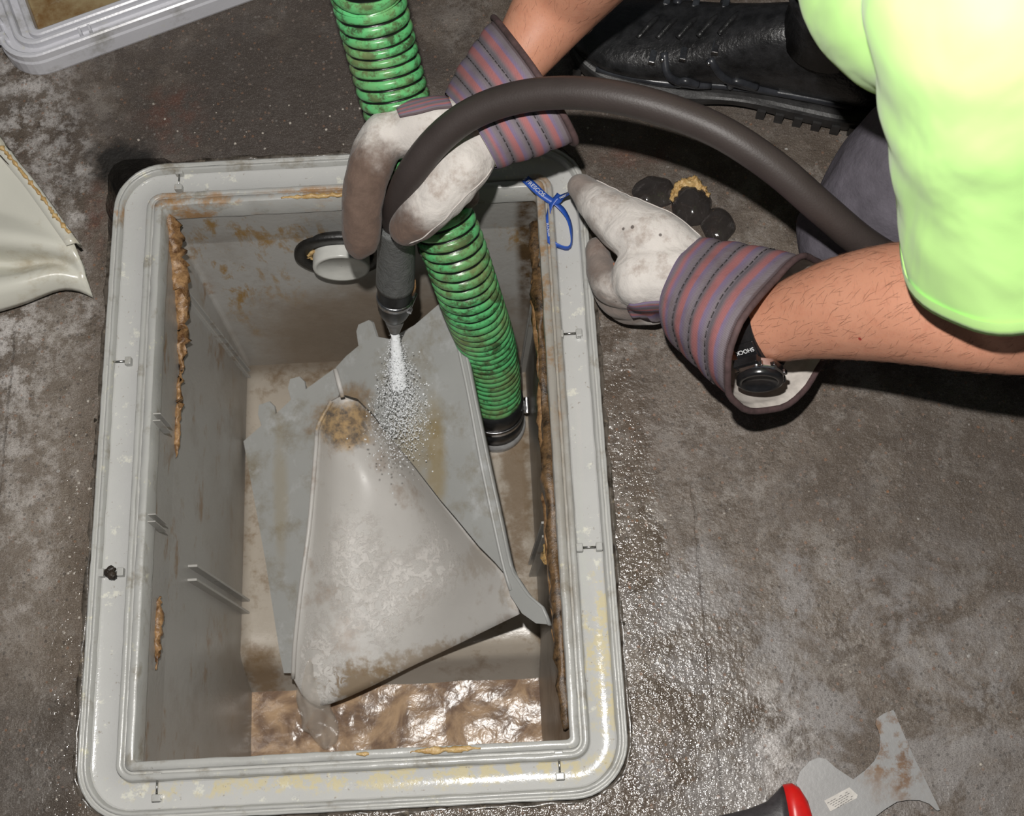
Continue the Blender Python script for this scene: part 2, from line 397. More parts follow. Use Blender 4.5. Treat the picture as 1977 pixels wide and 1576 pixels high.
def wall_ring(z, grow=0):
    """inner wall outline at height z"""
    if z > -.1: x0, x1, y0, y1 = IX0-.0022, IX1+.0022, IY0-.0022, IY1+.0022
    else:
        t = (-z-.1)/.3
        x0, x1, y0, y1 = -.4022+.0182*t, .0442-.0222*t, .0978+.0117*t, .7352-.0512*t
    r = .006; out = []
    for cx_, cy_, a0 in [(x1-r, y1-r, 0), (x0+r, y1-r, 90), (x0+r, y0+r, 180), (x1-r, y0+r, 270)]:
        for i in range(5):
            a = math.radians(a0+22.5*i); out.append(Vector((cx_+r*math.cos(a), cy_+r*math.sin(a), z)))
    return out
def tank_mat():
    m = MT('tank_plastic', .4, 0, .5); X = m.xyz()
    c = m.mix(m.noise(6, 4), (.35, .34, .32), (.45, .44, .42))
    st = m.ramp(m.noise(16, 8, .7, m.vm('ADD', m.pos(), (3, 3, 3))), [(.52, 0.), (.66, 1.)])
    # brown film low on the back wall and on the bottom
    low = m.step(m.ma('ADD', X[2], m.ma('MULTIPLY', m.ma('SUBTRACT', m.noise(9, 5, .6), .5), .25)), -.20, -.36)
    back = m.step(X[1], .62, .67)
    bw = m.ma('MULTIPLY', m.zone((-.17, .70, -.37), (.19, .3, .17), .25, .25, 9), back)
    c = m.mix(m.ma('MULTIPLY', bw, .8), c, m.mix(m.noise(20, 6, .7), (.16, .105, .06), (.31, .25, .19)))
    c = m.mix(m.ma('MULTIPLY', low, .35), c, (.22, .17, .12))
    c = m.mix(m.ma('MULTIPLY', st, .22), c, (.16, .10, .05))
    yel = m.ramp(m.noise(34, 8, .75, m.vm('MULTIPLY', m.pos(), (1, 1, .45)), .3), [(.5, 0.), (.62, 1.)])
    for a, r in [((-.30, .72, -.12), (.09, .08, .10)), ((-.30, .72, -.05), (.05, .08, .03)), ((-.36, .72, -.16), (.03, .08, .12)), ((.01, .7, -.12), (.04, .06, .03))]:
        c = m.mix(m.ma('MULTIPLY', m.ma('MULTIPLY', m.zone(a, r, .5, .4, 30), yel), .9), c, (.30, .17, .04))
    # grimy right wall
    rt = m.ma('MULTIPLY', m.step(X[0], .012, .024), m.step(X[2], -.40, -.2))
    g = m.mix(m.noise(60, 7, .7), (.035, .022, .012), (.15, .09, .04))
    c = m.mix(m.ma('MULTIPLY', rt, m.ramp(m.noise(22, 7, .7), [(.36, .3), (.55, 1.)])), c, g)
    # rust drips on the left neck
    lf = m.ma('MULTIPLY', m.step(X[0], -.38, -.395), m.ramp(m.noise(26, 7, .7, m.vm('MULTIPLY', m.pos(), (1, .5, 1))), [(.56, 0.), (.66, 1.)]))
    c = m.mix(m.ma('MULTIPLY', lf, .7), c, (.25, .13, .04))
    m.col(c); m.set('Roughness', m.ma('ADD', m.ma('MULTIPLY', m.noise(12, 4), .3), .2))
    m.bump(m.noise(140, 5, .65), .3, .0012); m.bump(m.noise(18, 4), .15, .004)
    return m.m
M_tank = tank_mat()
zs = [-.006, -.02, -.05, -.075, -.099, -.101, -.15, -.2, -.25, -.3, -.35, -.4, -.44, -.475]
V, Fc, U = ringsmesh([wall_ring(z) for z in zs])
o = mods(link('wall_shell', mesh(V, Fc), M_tank, trap, False), sol=.005, off=-1)
def bottom_mat():
    m = MT('tank_bottom', .28, 0, .5)
    c = m.mix(m.noise(9, 6, .65), (.42, .36, .29), (.56, .51, .44))
    c = m.mix(m.ramp(m.noise(24, 8, .7), [(.52, 0.), (.68, .8)]), c, (.22, .14, .07))
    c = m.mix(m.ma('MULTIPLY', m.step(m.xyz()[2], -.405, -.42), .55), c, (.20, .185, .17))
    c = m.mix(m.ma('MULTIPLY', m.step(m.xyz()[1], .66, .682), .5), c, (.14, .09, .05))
    for a, r in [((-.36, .245, -.43), (.025, .03, .1)), ((0, .50, -.4), (.02, .15, .1))]:
        c = m.mix(m.ma('MULTIPLY', m.zone(a, r, .5, .6, 50), .7), c, (.16, .09, .03))
    m.col(c); m.bump(m.noise(60, 5, .6), .35, .002)
    return m.m
M_bot = bottom_mat()
rows = [(.69, -.40), (.60, -.40), (.5, -.401), (.4, -.401), (.30, -.40), (.268, -.399), (.262, -.4025), (.245, -.425), (.224, -.459), (.218, -.4625), (.16, -.463), (.095, -.463)]
rings = []
for y, z in rows:
    xa, xb = -.386, .0245
    rings.append([Vector((xa+(xb-xa)*k/24, y, z+.0012*mn.noise(Vector((k*.4, y*20, 0))))) for k in range(25)])
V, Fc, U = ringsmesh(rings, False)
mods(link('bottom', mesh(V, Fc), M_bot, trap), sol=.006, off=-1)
# low rib across the bottom
v, f = box((-.345, .392, -.3985), (.075, .004, .005)); mods(link('rib', mesh(v, f), M_bot, trap, False), bev=.001)
# slotted guide rails on the side walls
def wallx(z, side): t = (-z-.1)/.3; return (-.4022+.0182*t) if side < 0 else (.0442-.0222*t)
def rail(y, ztop, side, gap=.017, dep=.012, zbot=-.398):
    parts = []
    for s in (-1, 1):
        a = Vector((wallx(ztop, side), y+s*gap/2, ztop)); b = Vector((wallx(zbot, side), y+s*gap/2, zbot))
        n = -side*dep
        V_ = []
        for p in (a, b):
            for dx, dy in ((0, -.0016), (n, -.0016), (n, .0016), (0, .0016)): V_.append(p+Vector((dx-(.001 if n > 0 else -.001), dy, 0)))
        parts.append((V_, [(0, 1, 2, 3), (4, 7, 6, 5), (0, 4, 5, 1), (1, 5, 6, 2), (2, 6, 7, 3), (3, 7, 4, 0)]))
    return mods(link('guide_rail', mesh(*join(parts)), M_tank2, trap, False), bev=.0007)
M_tank2 = stained('rail_plastic', (.42, .41, .385), [((.22, .15, .09), 30, .55, .7)], .3)
p = P(352, 1107, -.165); rail(p.y, -.165, -1)
rail(.69-.018, -.115, -1, .010, .006)
rail(.36, -.165, 1); rail(.66, -.03, 1, .012, .008)
# broken slots on the left neck
for px, py in [(300, 1010), (305, 818)]:
    q = P(px, py, -.025); parts = [box((IX0+.004, q.y+s*.004, -.025), (.009, .0015, .045)) for s in (-1, 1)]
    mods(link('slot', mesh(*join(parts)), M_tank2, trap, False), bev=.0005)
# deposits of fat
def fat_mat(name, a, b, rough=.35):
    m = MT(name, rough, 0, .6); v = m.obj(); m.col(m.mix(m.ramp(m.noise(90, 6, .7, v), [(.35, 0.), (.65, 1.)]), a, b))
    m.bump(m.noise(300, 4, .7, v), .5, .0015); return m.m
M_fat = fat_mat('grease_residue', (.09, .038, .012), (.44, .26, .12)); M_fat2 = fat_mat('dark_grease', (.02, .012, .006), (.20, .115, .05), .4)
M_fat3 = fat_mat('pale_fat', (.42, .24, .08), (.62, .44, .2))
def deposit(pts, r, mat, amp=1.0, nm='grease_deposit'):
    path = spline([tuple(p)+(q,) for p, q in zip(pts, r)], 40)
    v, f, u = tube([q[:3] for q in path], [max(.001, q[3]*(1+.45*mn.noise(Vector(q[:3])*110))) for q in path], 12)
    nv = []
    for q in v: q = Vector(q); nv.append(q+(mn.noise_vector(q*130)*.9+mn.noise_vector(q*330)*.5)*max(r)*amp*.8)
    return link(nm, mesh(nv, f), mat, trap)
deposit([(IX0+.001, P(318, y, -.05).y, z) for y, z in ((425, -.012), (450, -.03), (500, -.06), (560, -.085), (640, -.10), (700, -.10), (770, -.10))], [.006, .010, .011, .010, .0055, .003, .0012], M_fat)
deposit([(IX0+.000, P(318, y, -.09).y, z) for y, z in ((740, -.10), (790, -.10), (850, -.10), (880, -.10))], [.002, .0035, .003, .001], M_fat)
deposit([(IX0+.000, P(318, y, -.06).y, -.06) for y in (1150, 1180, 1230, 1290)], [.001, .004, .0045, .001], M_fat)
deposit([(.040, y, -.055+.01*mn.noise(Vector((y*9, 0, 0)))) for y in np.linspace(.715, .115, 16)], [.006, .009, .008, .007, .006, .007, .006, .007, .009, .008, .007, .008, .008, .007, .006, .004], M_fat2, .6)
deposit([(.036, y, -.085) for y in np.linspace(.66, .2, 12)], [.004, .005, .006, .003, .005, .006, .004, .006, .007, .005, .004, .002], M_fat, .8)
deposit([(.0335, P(1050, 1060, -.1).y+dy, -.13) for dy in (.012, 0, -.012)], [.003, .008, .004], M_fat3)
deposit([P(585, 470, 0).xy.to_3d()*0+Vector((-.246, .722, z)) for z in (-.10, -.115, -.125)], [.004, .007, .004], M_fat3)
deposit([(x, IY1+.002, .0045) for x in (-.26, -.22, -.18, -.15)], [.001, .0025, .002, .001], M_fat3)
deposit([(x, IY0-.004, .0045) for x in (-.12, -.10, -.075, -.05)], [.0008, .0028, .0025, .0008], M_fat3)
deposit([(x, IY0-.004, .0045) for x in (-.175, -.168, -.162)], [.0008, .0022, .0008], M_fat3)
# outlet in the back wall: black gasket, white pipe stub
M_rub = plain('black_rubber', (.014, .013, .012), .4, 0, 80, .5, .4)
M_white = plain('white_pipe', (.62, .62, .58), .3, 0, 30, .1, .1)
oc = Vector((-.207, .722, -.122))
outl = link('outlet_gasket', mesh(*ringsmesh([[oc+Vector((r*math.cos(a)*1.05, y, r*math.sin(a)*(1+.05*math.sin(3*a)))) for a in [2*math.pi*k/40 for k in range(40)]] for r, y in ((.056, .0), (.056, -.004), (.053, -.006), (.040, -.006), (.038, .0), (.038, .02))])[:2]), M_rub, trap)
link('outlet_pipe', mesh(*ringsmesh([[oc+Vector((r*math.cos(a), y, r*math.sin(a)-.004)) for a in [2*math.pi*k/40 for k in range(40)]] for r, y in ((.036, .05), (.036, -.018), (.035, -.020), (.031, -.020), (.028, -.017), (.0005, -.016))])[:2]), M_white, outl)

# ---- water standing in the sump
def water_mat(name, a, b, rough=.08, bump=.6, sc=35, alpha=1):
    m = MT(name, rough, 0, .6); v = m.pos()
    m.col(m.mix(m.ramp(m.noise(sc, 7, .65, v, .8), [(.4, 0.), (.62, 1.)]), a, b)); m.bump(m.noise(sc*5, 3, .5, v, .3), bump, .003)
    if alpha < 1: m.set('Alpha', alpha)
    return m.m
M_pool = water_mat('dirty_water', (.22, .145, .10), (.54, .37, .23), .22, .25, 20)
M_pool.node_tree.nodes['Principled BSDF'].inputs['Specular IOR Level'].default_value = .3
nx, ny = 130, 34; rings = []
for j in range(ny):
    y = .1035+(.229-.1035)*j/(ny-1); r_ = []
    for i in range(nx):
        x = -.382+(.403)*i/(nx-1); q = Vector((x, y, 0))
        d = math.exp(-((x+.29)**2+(y-.18)**2)/.0022)
        r_.append(Vector((x, y, -.4535+.0022*mn.fractal(q*20, .9, 2, 2)+.004*d*mn.noise(q*60))))
    rings.append(r_)
V, Fc, U = ringsmesh(rings, False)
tag(link('water_pool', mesh(V, Fc), M_pool, None, True, (-.18, .19, -.455)), 'churning brown water in the front sump of the grease trap', 'water', None, 'stuff')

# ================================================================ SCOOP BAFFLE inside the trap
baf = empty('baffle', P(700, 1000, -.395), 'grey plastic scoop baffle lying tilted inside the trap under the water jet', 'baffle')
def exb(m, c):
    for (px, py, z), r, k in [((840, 880, -.2), (.012, .07, .2), .6), ((790, 860, -.2), (.02, .05, .2), .4), ((540, 950, -.36), (.01, .08, .2), .3)]:
        c = m.mix(m.ma('MULTIPLY', m.zone(P(px, py, z), r, .6, .35, 30), k), c, (.34, .24, .08))
    for (px, py, z), r, k in [((660, 800, -.3), (.045, .030, .2), .8)]:
        c = m.mix(m.ma('MULTIPLY', m.zone(P(px, py, z), r, .35, .35, 60), k), c, m.mix(m.noise(70, 6, .7), (.10, .075, .055), (.45, .28, .12)))
    return c
def exs(m, c):
    for (px, py, z), r, k in [((850, 1260, -.3), (.11, .018, .2), .6), ((700, 1320, -.4), (.05, .02, .2), .8), ((960, 1080, -.27), (.05, .02, .2), .3), ((1000, 1130, -.2), (.02, .02, .2), .4)]:
        c = m.mix(m.ma('MULTIPLY', m.zone(P(px, py, z), r, .4, .7, 70), k), c, (.26, .17, .08))
    c = m.mix(m.ma('MULTIPLY', m.zone(P(660, 815, -.31), (.04, .028, .2), .35, .35, 60), .9), c, m.mix(m.ramp(m.noise(70, 6, .7), [(.4, 0.), (.6, 1.)]), (.10, .075, .055), (.50, .33, .15)))
    c = m.mix(m.ma('MULTIPLY', m.ramp(m.noise(150, 4, .7, m.vm('ADD', m.pos(), (1, 2, 3))), [(.68, 0.), (.74, 1.)]), .6), c, (.33, .12, .03))
    return c
M_panel = stained('panel_plastic', (.42, .425, .41), [((.26, .22, .15), 12, .52, .72), ((.55, .56, .56), 26, .55, .75)], .38, False, 10, .2, exb)
M_scoop = stained('chute_plastic', (.62, .60, .57), [((.38, .30, .24), 14, .55, .72)], .42, False, 10, .15, exs)
def plate(pts, name, mat, parent, th=.004, planar=True, sub=0):
    """flat or slightly bent plate from an outline of (px,py,z)"""
    vs = [P(*q) for q in pts]; bm = bmesh.new(); bv = [bm.verts.new(v) for v in vs]
    f = bm.faces.new(bv); bmesh.ops.triangulate(bm, faces=[f]); bmesh.ops.recalc_face_normals(bm, faces=bm.faces)
    me = bpy.data.meshes.new('m'); bm.to_mesh(me); bm.free()
    o = link(name, me, mat, parent, False); mods(o, sol=th, off=0); return o
# plane through three (px,py,z)
def plane_of(a, b, c):
    A, B, D = P(*a), P(*b), P(*c); n = (B-A).cross(D-A).normalized(); return A, n
def onplane(px, py, pl):
    A, n = pl; o_ = Vector((0, 0, H)); d = Vector(RM@np.array([px-CX, -(py-CY), -F])); t = (A-o_).dot(n)/d.dot(n); return o_+d*t
def flatplate(out, pl, name, mat, parent, th=.004, bev=.0008):
    vs = [onplane(x, y, pl) for x, y in out]; n = pl[1]*(1 if pl[1].z > 0 else -1)
    N_ = len(vs); V = [v for v in vs]+[v-n*th for v in vs]
    Fc = [tuple(range(N_)), tuple(range(2*N_-1, N_-1, -1))]+[(i, i+N_, (i+1) % N_+N_, (i+1) % N_) for i in range(N_)]
    bm = bmesh.new(); me = mesh(V, Fc); bm.from_mesh(me); bmesh.ops.recalc_face_normals(bm, faces=bm.faces)
    bmesh.ops.triangulate(bm, faces=[f for f in bm.faces if len(f.verts) > 4]); bm.to_mesh(me); bm.free()
    return link(name, me, mat, parent, False)
plA = plane_of((470, 850, -.375), (545, 1262, -.392), (640, 735, -.315))
outA = [(470, 852), (505, 822), (498, 800), (500, 782), (520, 775), (530, 785), (532, 800), (562, 772), (556, 750), (560, 732), (578, 727), (588, 737), (590, 752), (645, 712), (655, 760), (640, 800), (625, 900), (600, 1000), (585, 1150), (575, 1300), (548, 1300), (540, 1262), (512, 1080)]
flatplate(outA, plA, 'side_panel', M_panel, baf, .003)
plC = plane_of((870, 570, -.135), (655, 715, -.27), (985, 1110, -.20))
edgeR = [(870, 570), (880, 600), (900, 690), (915, 765), (940, 885), (965, 1000), (985, 1092), (1000, 1120), (1022, 1152), (1046, 1172), (1059, 1206)]
outC = [(648, 710), (668, 688), (692, 668), (688, 640), (692, 627), (712, 618), (718, 622), (727, 650), (752, 655), (800, 628), (850, 585)]+edgeR+[(1035, 1204), (1008, 1185), (985, 1150), (972, 1105), (955, 1085), (925, 1055), (880, 1000), (850, 965), (800, 900), (765, 858), (720, 800), (690, 770), (655, 760)]
flatplate(outC, plC, 'flange_panel', M_panel, baf, .004)
# turned edge along the flange, with a thin raised bead
def along(pl, pts, lift): 
    n = pl[1]*(1 if pl[1].z > 0 else -1); return [onplane(x, y, pl)+n*lift for x, y in pts]
rim_ = spline([tuple(v) for v in along(plC, [(868, 575), (884, 660), (905, 760), (928, 885), (952, 1000), (972, 1090), (987, 1140)], .001)], 30)
v, f, u = tube(rim_, .0022, 8); link('bead', mesh(v, f), M_panel, baf)
sk = []
for q in spline([tuple(v) for v in along(plC, edgeR, 0)], 40):
    q = Vector(q); sk.append([q, q+Vector((.003, 0, -.012)), q+Vector((.004, .001, -.024))])
V, Fc, U = ringsmesh(sk, False); mods(link('flange_lip', mesh(V, Fc), M_panel, baf), sol=.003)
# slit rib between the panels
v, f = box((0, 0, 0), (.001, .001, .001))
q0, q1 = onplane(648, 715, plC)+Vector((0, 0, .004)), onplane(662, 768, plC)+Vector((0, 0, .002))
v, f, u = tube([q0, (q0+q1)/2, q1], [.003, .0035, .003], 8); link('rib', mesh(v, f), M_scoop, baf)
# chute: a smooth concave surface
G = [  # rows from the top down; columns left lip -> valley -> right joint
 [(640, 775, -.298), (660, 765, -.305), (682, 763, -.305), (705, 780, -.295), (728, 812, -.285)],
 [(614, 825, -.305), (650, 850, -.335), (700, 860, -.345), (745, 865, -.325), (782, 872, -.275)],
 [(610, 870, -.300), (655, 920, -.350), (720, 945, -.370), (790, 945, -.345), (850, 962, -.262)],
 [(598, 1010, -.305), (650, 1050, -.365), (730, 1090, -.372), (830, 1050, -.350), (925, 1053, -.250)],
 [(582, 1130, -.320), (640, 1160, -.365), (720, 1200, -.380), (850, 1130, -.355), (972, 1100, -.232)],
 [(570, 1240, -.345), (615, 1262, -.382), (665, 1300, -.388), (820, 1220, -.360), (990, 1148, -.222)],
 [(566, 1310, -.375), (592, 1350, -.405), (640, 1358, -.408), (820, 1275, -.370), (1003, 1186, -.228)],
 [(585, 1368, -.425), (600, 1385, -.440), (622, 1392, -.445), (700, 1345, -.425), (900, 1240, -.330)],
]
G.pop()
G2 = []
for row in G: G2.append(spline([tuple(P(*q)) for q in row], 28))
G2 = np.array(G2); cols = [spline(G2[:, j], 36) for j in range(28)]
rings = [[Vector(cols[j][i]) for j in range(28)] for i in range(36)]
V, Fc, U = ringsmesh(rings, False); mods(link('chute', mesh(V, Fc), M_scoop, baf), sol=.0035, off=0)
# pale lip along the left edge
lip = [rings[i][0]+Vector((0, 0, .001)) for i in range(36)]
v, f, u = tube(lip, .003, 10); link('lip', mesh(v, f), M_scoop, baf)

# ================================================================ WATER from the nozzle
def wmat(name, a=.75, tr=.25):
    m = MT(name, .05, 0, 1.0); m.col((.93, .95, .97)); m.set('Transmission Weight', 0.); m.set('IOR', 1.33); m.set('Alpha', a); return m.m
M_jet = wmat('spray_water', 1)
def ico(c, r, sub=1):
    bm = bmesh.new(); bmesh.ops.create_icosphere(bm, subdivisions=sub, radius=r)
    V = [Vector(v.co)+c for v in bm.verts]; Fc = [tuple(v.index for v in f.verts) for f in bm.faces]; bm.free(); return V, Fc
def px_of(p):
    c = RM.T@np.array([p[0], p[1], p[2]-H]); return CX-F*c[0]/c[2], CY+F*c[1]/c[2]
T0, T1 = P(762, 640, -.118), onplane(778, 845, plC)+Vector((0, 0, .008))
random.seed(11); parts = []
for k in range(5200):
    t = random.random()**.75; sp = .003+.036*t
    c = T0.lerp(T1, t)+Vector((random.gauss(0, sp*.5), random.gauss(0, sp*.65), random.gauss(0, sp*.2)))
    c.z = max(c.z, onplane(*px_of(c), plC).z+.001) if px_of(c)[0] > 655 else c.z
    parts.append(ico(c, random.choice((.0003, .0003, .0004, .0005, .0008))*(1+.5*t), 1))
core = []
for i in range(26):
    t = i/25*.5; c = T0.lerp(T1, t); r = .0048+.012*t
    core.append([c+Vector((math.cos(a)*r*(1+.5*mn.noise(Vector((a*2, i*.7, 0)))), math.sin(a)*r*(1+.5*mn.noise(Vector((i*.6, a*2, 3)))), .002*mn.noise(Vector((a, i, 9))))) for a in [2*math.pi*k/14 for k in range(14)]])
v, f, u = ringsmesh(core, True, (True, True)); parts.append((v, f))
tag(link('water_jet', mesh(*join(parts)), M_jet, None, True, T0), 'clear water jet of droplets spraying down from the hose nozzle', 'water', None, 'stuff')
# thin foamy film of rinse water over the chute
film = [[rings[i][j]+Vector((0, 0, .0032+.0012*mn.noise(rings[i][j]*80))) for j in range(1, 27)] for i in range(3, 36)]
V, Fc, U = ringsmesh(film, False)
m = MT('froth_film', .4, 0, .4); f_ = None
for (px, py, z_), (rx, ry) in [((860, 985, -.30), (.022, .035)), ((845, 1085, -.34), (.028, .030)), ((770, 1130, -.36), (.040, .030)), ((735, 1170, -.37), (.030, .035)), ((680, 1090, -.35), (.03, .05)), ((620, 1300, -.39), (.022, .05))]:
    q = m.zone(P(px, py, z_), (rx*1.25, ry*1.25, .3), .4, .4, 45); f_ = q if f_ is None else m.ma('MAXIMUM', f_, q)
hol = m.ramp(m.noise(75, 6, .72, None, .8), [(.47, 0.), (.52, 1.)]); m.col(m.mix(m.noise(40, 4), (.66, .62, .58), (.86, .84, .81)))
m.set('Alpha', m.ma('MULTIPLY', m.ma('MULTIPLY', f_, hol), .9)); m.bump(m.noise(150, 4, .6), .5, .002)
fo_ = tag(link('froth', mesh(V, Fc), m.m, None, True, P(770, 1150, -.37)), 'thin white froth of rinse water sliding down the scoop baffle', 'froth', None, 'stuff')
mods(fo_, sol=.0006)
st = blob([[(P(606, 1225, -.372), .004), (P(594, 1290, -.388), .011), (P(600, 1345, -.412), .016), (P(616, 1395, -.442), .019), (P(632, 1425, -.456), .016)], [(P(583, 1270, -.380), .004), (P(582, 1330, -.405), .008), (P(600, 1400, -.445), .014)], [(P(640, 1340, -.406), .004), (P(630, 1372, -.43), .008), (P(640, 1410, -.452), .012)]], .0025, 10, 0, 1, lambda p: .004*mn.noise(Vector((p.x*90, p.y*30, p.z*30))))
m = MT('milky_water', .12, 0, .7); m.col(m.mix(m.noise(30, 4), (.66, .58, .49), (.85, .80, .73))); m.set('Alpha', .38); m.bump(m.noise(60, 4), .4, .003)
tag(link('water_stream', st, m.m, None, True, P(600, 1380, -.43)), 'milky rinse water pouring off the foot of the scoop baffle into the sump', 'water', None, 'stuff')

# ================================================================ GREEN SUCTION HOSE
hose_pts = [P(957, 815, -.385), P(954, 770, -.32), P(949, 715, -.245), P(936, 655, -.16), P(916, 598, -.085), P(896, 540, -.03), P(872, 470, .02), P(835, 380, .07), P(798, 290, .115), P(765, 200, .155), P(738, 100, .20), P(712, 0, .25), P(680, -120, .30)]
e = hose_pts[-1]; hose_pts += [e+Vector((-.06, .22, .04)), e+Vector((-.12, .5, -.05)), e+Vector((-.16, .85, -.22)), Vector((e.x-.18, e.y+1.15, .04))]
hs = empty('suction_hose', hose_pts[0], 'green ribbed vacuum hose reaching down into the trap', 'hose')
def ribbed(pts, R_, pitch, amp, per=9, n=40):
    L = 0; pts = [Vector(p) for p in spline([tuple(p) for p in pts], 900)]
    S = [0]
    for i in range(1, len(pts)): S.append(S[-1]+(pts[i]-pts[i-1]).length)
    tot = S[-1]; cnt = int(tot/pitch*per); arr = np.array([tuple(p) for p in pts])
    ss = np.linspace(0, tot, cnt); path = [Vector([np.interp(s, S, arr[:, k]) for k in range(3)]) for s in ss]
    rings = []; up = None; U = []
    for i, p in enumerate(path):
        t = (path[min(i+1, cnt-1)]-path[max(i-1, 0)]).normalized()
        if up is None: up = t.orthogonal().normalized()
        up = (up-t*up.dot(t)).normalized(); s_ = t.cross(up); rg = []
        for k in range(n):
            a = 2*math.pi*k/n; ph = (ss[i]/pitch+k/n) % 1
            h = max(0, 1-(abs(ph-.5)/.43)**2.6)**.6 if abs(ph-.5) < .43 else 0
            r = R_-amp*(1-h); rg.append(p+(up*math.cos(a)+s_*math.sin(a))*r)
        rings.append(rg)
    V, Fc, _ = ringsmesh(rings)
    U = []
    for i in range(len(rings)-1):
        for k in range(n):
            a0 = ss[i]/pitch; a1 = ss[i+1]/pitch
            U.append([(k/n, a0+k/n), ((k+1)/n, a0+(k+1)/n), ((k+1)/n, a1+(k+1)/n), (k/n, a1+k/n)])
    return mesh(V, Fc, U)
m = MT('ribbed_green', .3, 0, .5); uv = m.uv(); fr = m.ma('FRACT', m.xyz(uv)[1])
rib = m.step(m.ma('ABSOLUTE', m.ma('SUBTRACT', fr, .5)), .42, .37)
v_ = m.obj(); g = m.mix(m.noise(30, 4, .6, v_), (.085, .43, .14), (.15, .58, .23))
g = m.mix(m.ramp(m.noise(55, 8, .75, m.vm('MULTIPLY', v_, (1, 1, 1.4))), [(.46, 0.), (.58, .9)]), g, (.05, .065, .03))
g = m.mix(m.ramp(m.noise(14, 5, .65, m.vm('ADD', v_, (5, 5, 5))), [(.45, 0.), (.7, .75)]), g, (.24, .30, .12))
m.col(m.mix(rib, (.006, .008, .006), g)); m.bump(m.noise(220, 4, .6, v_), .15, .001)
link('hose', ribbed(hose_pts, .0378, .0128, .0040), m.m, hs)
b0 = hose_pts[0]; ax = (hose_pts[1]-hose_pts[0]).normalized()
def lathe(c, ax, prof, n=40):
    u = ax.orthogonal().normalized(); s = ax.cross(u)
    return ringsmesh([[c+ax*h+(u*math.cos(a)+s*math.sin(a))*r for a in [2*math.pi*k/n for k in range(n)]] for r, h in prof])[:2]
M_black = plain('black_plastic', (.02, .021, .022), .3, 0, 50, .5, .2)
M_steel = plain('steel_band', (.45, .45, .46), .25, 1, 120, .3, .2)
cf = link('cuff', mesh(*lathe(b0, ax, [(.036, .072), (.0388, .070), (.0405, .066), (.0405, .045), (.0395, .042), (.0395, .024), (.0408, .022), (.0408, .004), (.036, -.0), (.034, .0)])), M_black, hs)
link('clamp', mesh(*lathe(b0, ax, [(.0400, .040), (.0412, .040), (.0412, .030), (.0400, .030)])), M_steel, hs)
link('nozzle_ring', mesh(*lathe(b0, Vector((0, 0, 1)), [(.036, .004), (.0425, .003), (.0425, -.006), (.0440, -.0135), (.035, -.0135), (.034, .0)])), plain('grey_ring', (.33, .33, .325), .25), hs)
sd = P(1006, 765, -.33)
link('clamp_screw', mesh(*join([box(b0+ax*.035+Vector((.042, .002, 0)), (.006, .014, .014)), tube([b0+ax*.035+Vector((.045, -.008, .002)), b0+ax*.035+Vector((.045, .014, .006))], .0035, 12)[:2]])), M_steel, hs, False)

# ================================================================ BLACK WASH HOSE
bh_px = [(764, 560, -.045), (765, 520, -.005), (765, 480, .035), (764, 440, .075), (769, 398, .125), (794, 336, .178), (845, 270, .213), (912, 219, .240), (1000, 188, .262), (1100, 179, .28), (1200, 190, .29), (1300, 217, .292), (1400, 260, .29), (1500, 327, .275), (1590, 405, .25), (1680, 478, .215), (1790, 535, .15), (1930, 590, .08)]
bp = [P(*q) for q in bh_px]; bp += [Vector((.62, .44, .03)), Vector((.9, .5, .017)), Vector((1.3, .7, .017))]
bh = empty('wash_hose', bp[0], 'dark brown rubber wash hose arching from the left glove to the right arm', 'hose')
m = MT('hose_rubber', .48, 0, .4); v_ = m.obj()
m.col(m.mix(m.noise(14, 6, .7, v_), (.028, .021, .019), (.060, .048, .045))); m.bump(m.noise(500, 3, .6, v_), .35, .0006)
v, f, u = tube(spline([tuple(p) for p in bp], 160), .0158, 28); link('hose', mesh(v, f), m.m, bh)
m = MT('duct_tape', .38, 0, .5); v_ = m.obj(); m.col(m.mix(m.noise(40, 5, .6, v_), (.085, .088, .088), (.17, .175, .17))); m.bump(m.noise(70, 5, .7, v_, 1.2), .9, .004)
tp = spline([tuple(P(*q)) for q in [(763, 432, .085), (765, 480, .035), (764, 520, -.005), (763, 548, -.032)]], 24)
v, f, u = tube(tp, [.0205+.0025*i/23 for i in range(24)], 32); link('tape', mesh(v, f), m.m, bh)
nz = spline([tuple(P(*q)) for q in [(763, 545, -.030), (762, 580, -.062), (761, 608, -.090), (761, 618, -.099)]], 16)
v, f, u = tube(nz, [.021]*8+[.0208, .0205, .020, .019, .0175, .0155, .013, .011], 32); link('nozzle_body', mesh(v, f), M_black, bh)
tpn = [P(761, 612, -.094), P(762, 625, -.106), P(762, 636, -.115), P(762, 640, -.118)]
m = MT('clear_tip', .2, 0, .5); m.col((.16, .155, .15)); m.set('Transmission Weight', .2)
v, f, u = tube(tpn, [.013, .0105, .0075, .0068], 24); link('nozzle_tip', mesh(v, f), m.m, bh)
q = P(790, 582, -.062); nax = Vector(nz[10])-Vector(nz[0]); nax.normalize()
cl = link('hose_clamp', mesh(*lathe(Vector(nz[6]), nax, [(.0205, .004), (.0222, .004), (.0222, -.004), (.0205, -.004)])), M_steel, bh)
link('clamp_screw', mesh(*join([tube([q+Vector((-.003, -.007, -.002)), q+Vector((.006, .010, .004))], .0055, 12)[:2], box(q+Vector((-.004, -.010, -.001)), (.014, .006, .006), Matrix.Rotation(-.35, 3, 'Z'))])), M_steel, cl, False)
deposit  # (rust on the clamp strap)
link('strap_end', mesh(*tube([P(800, 540, -.03), P(799, 555, -.04), P(796, 568, -.05)], [.0015, .003, .0035], 8)[:2]), M_fat, cl)

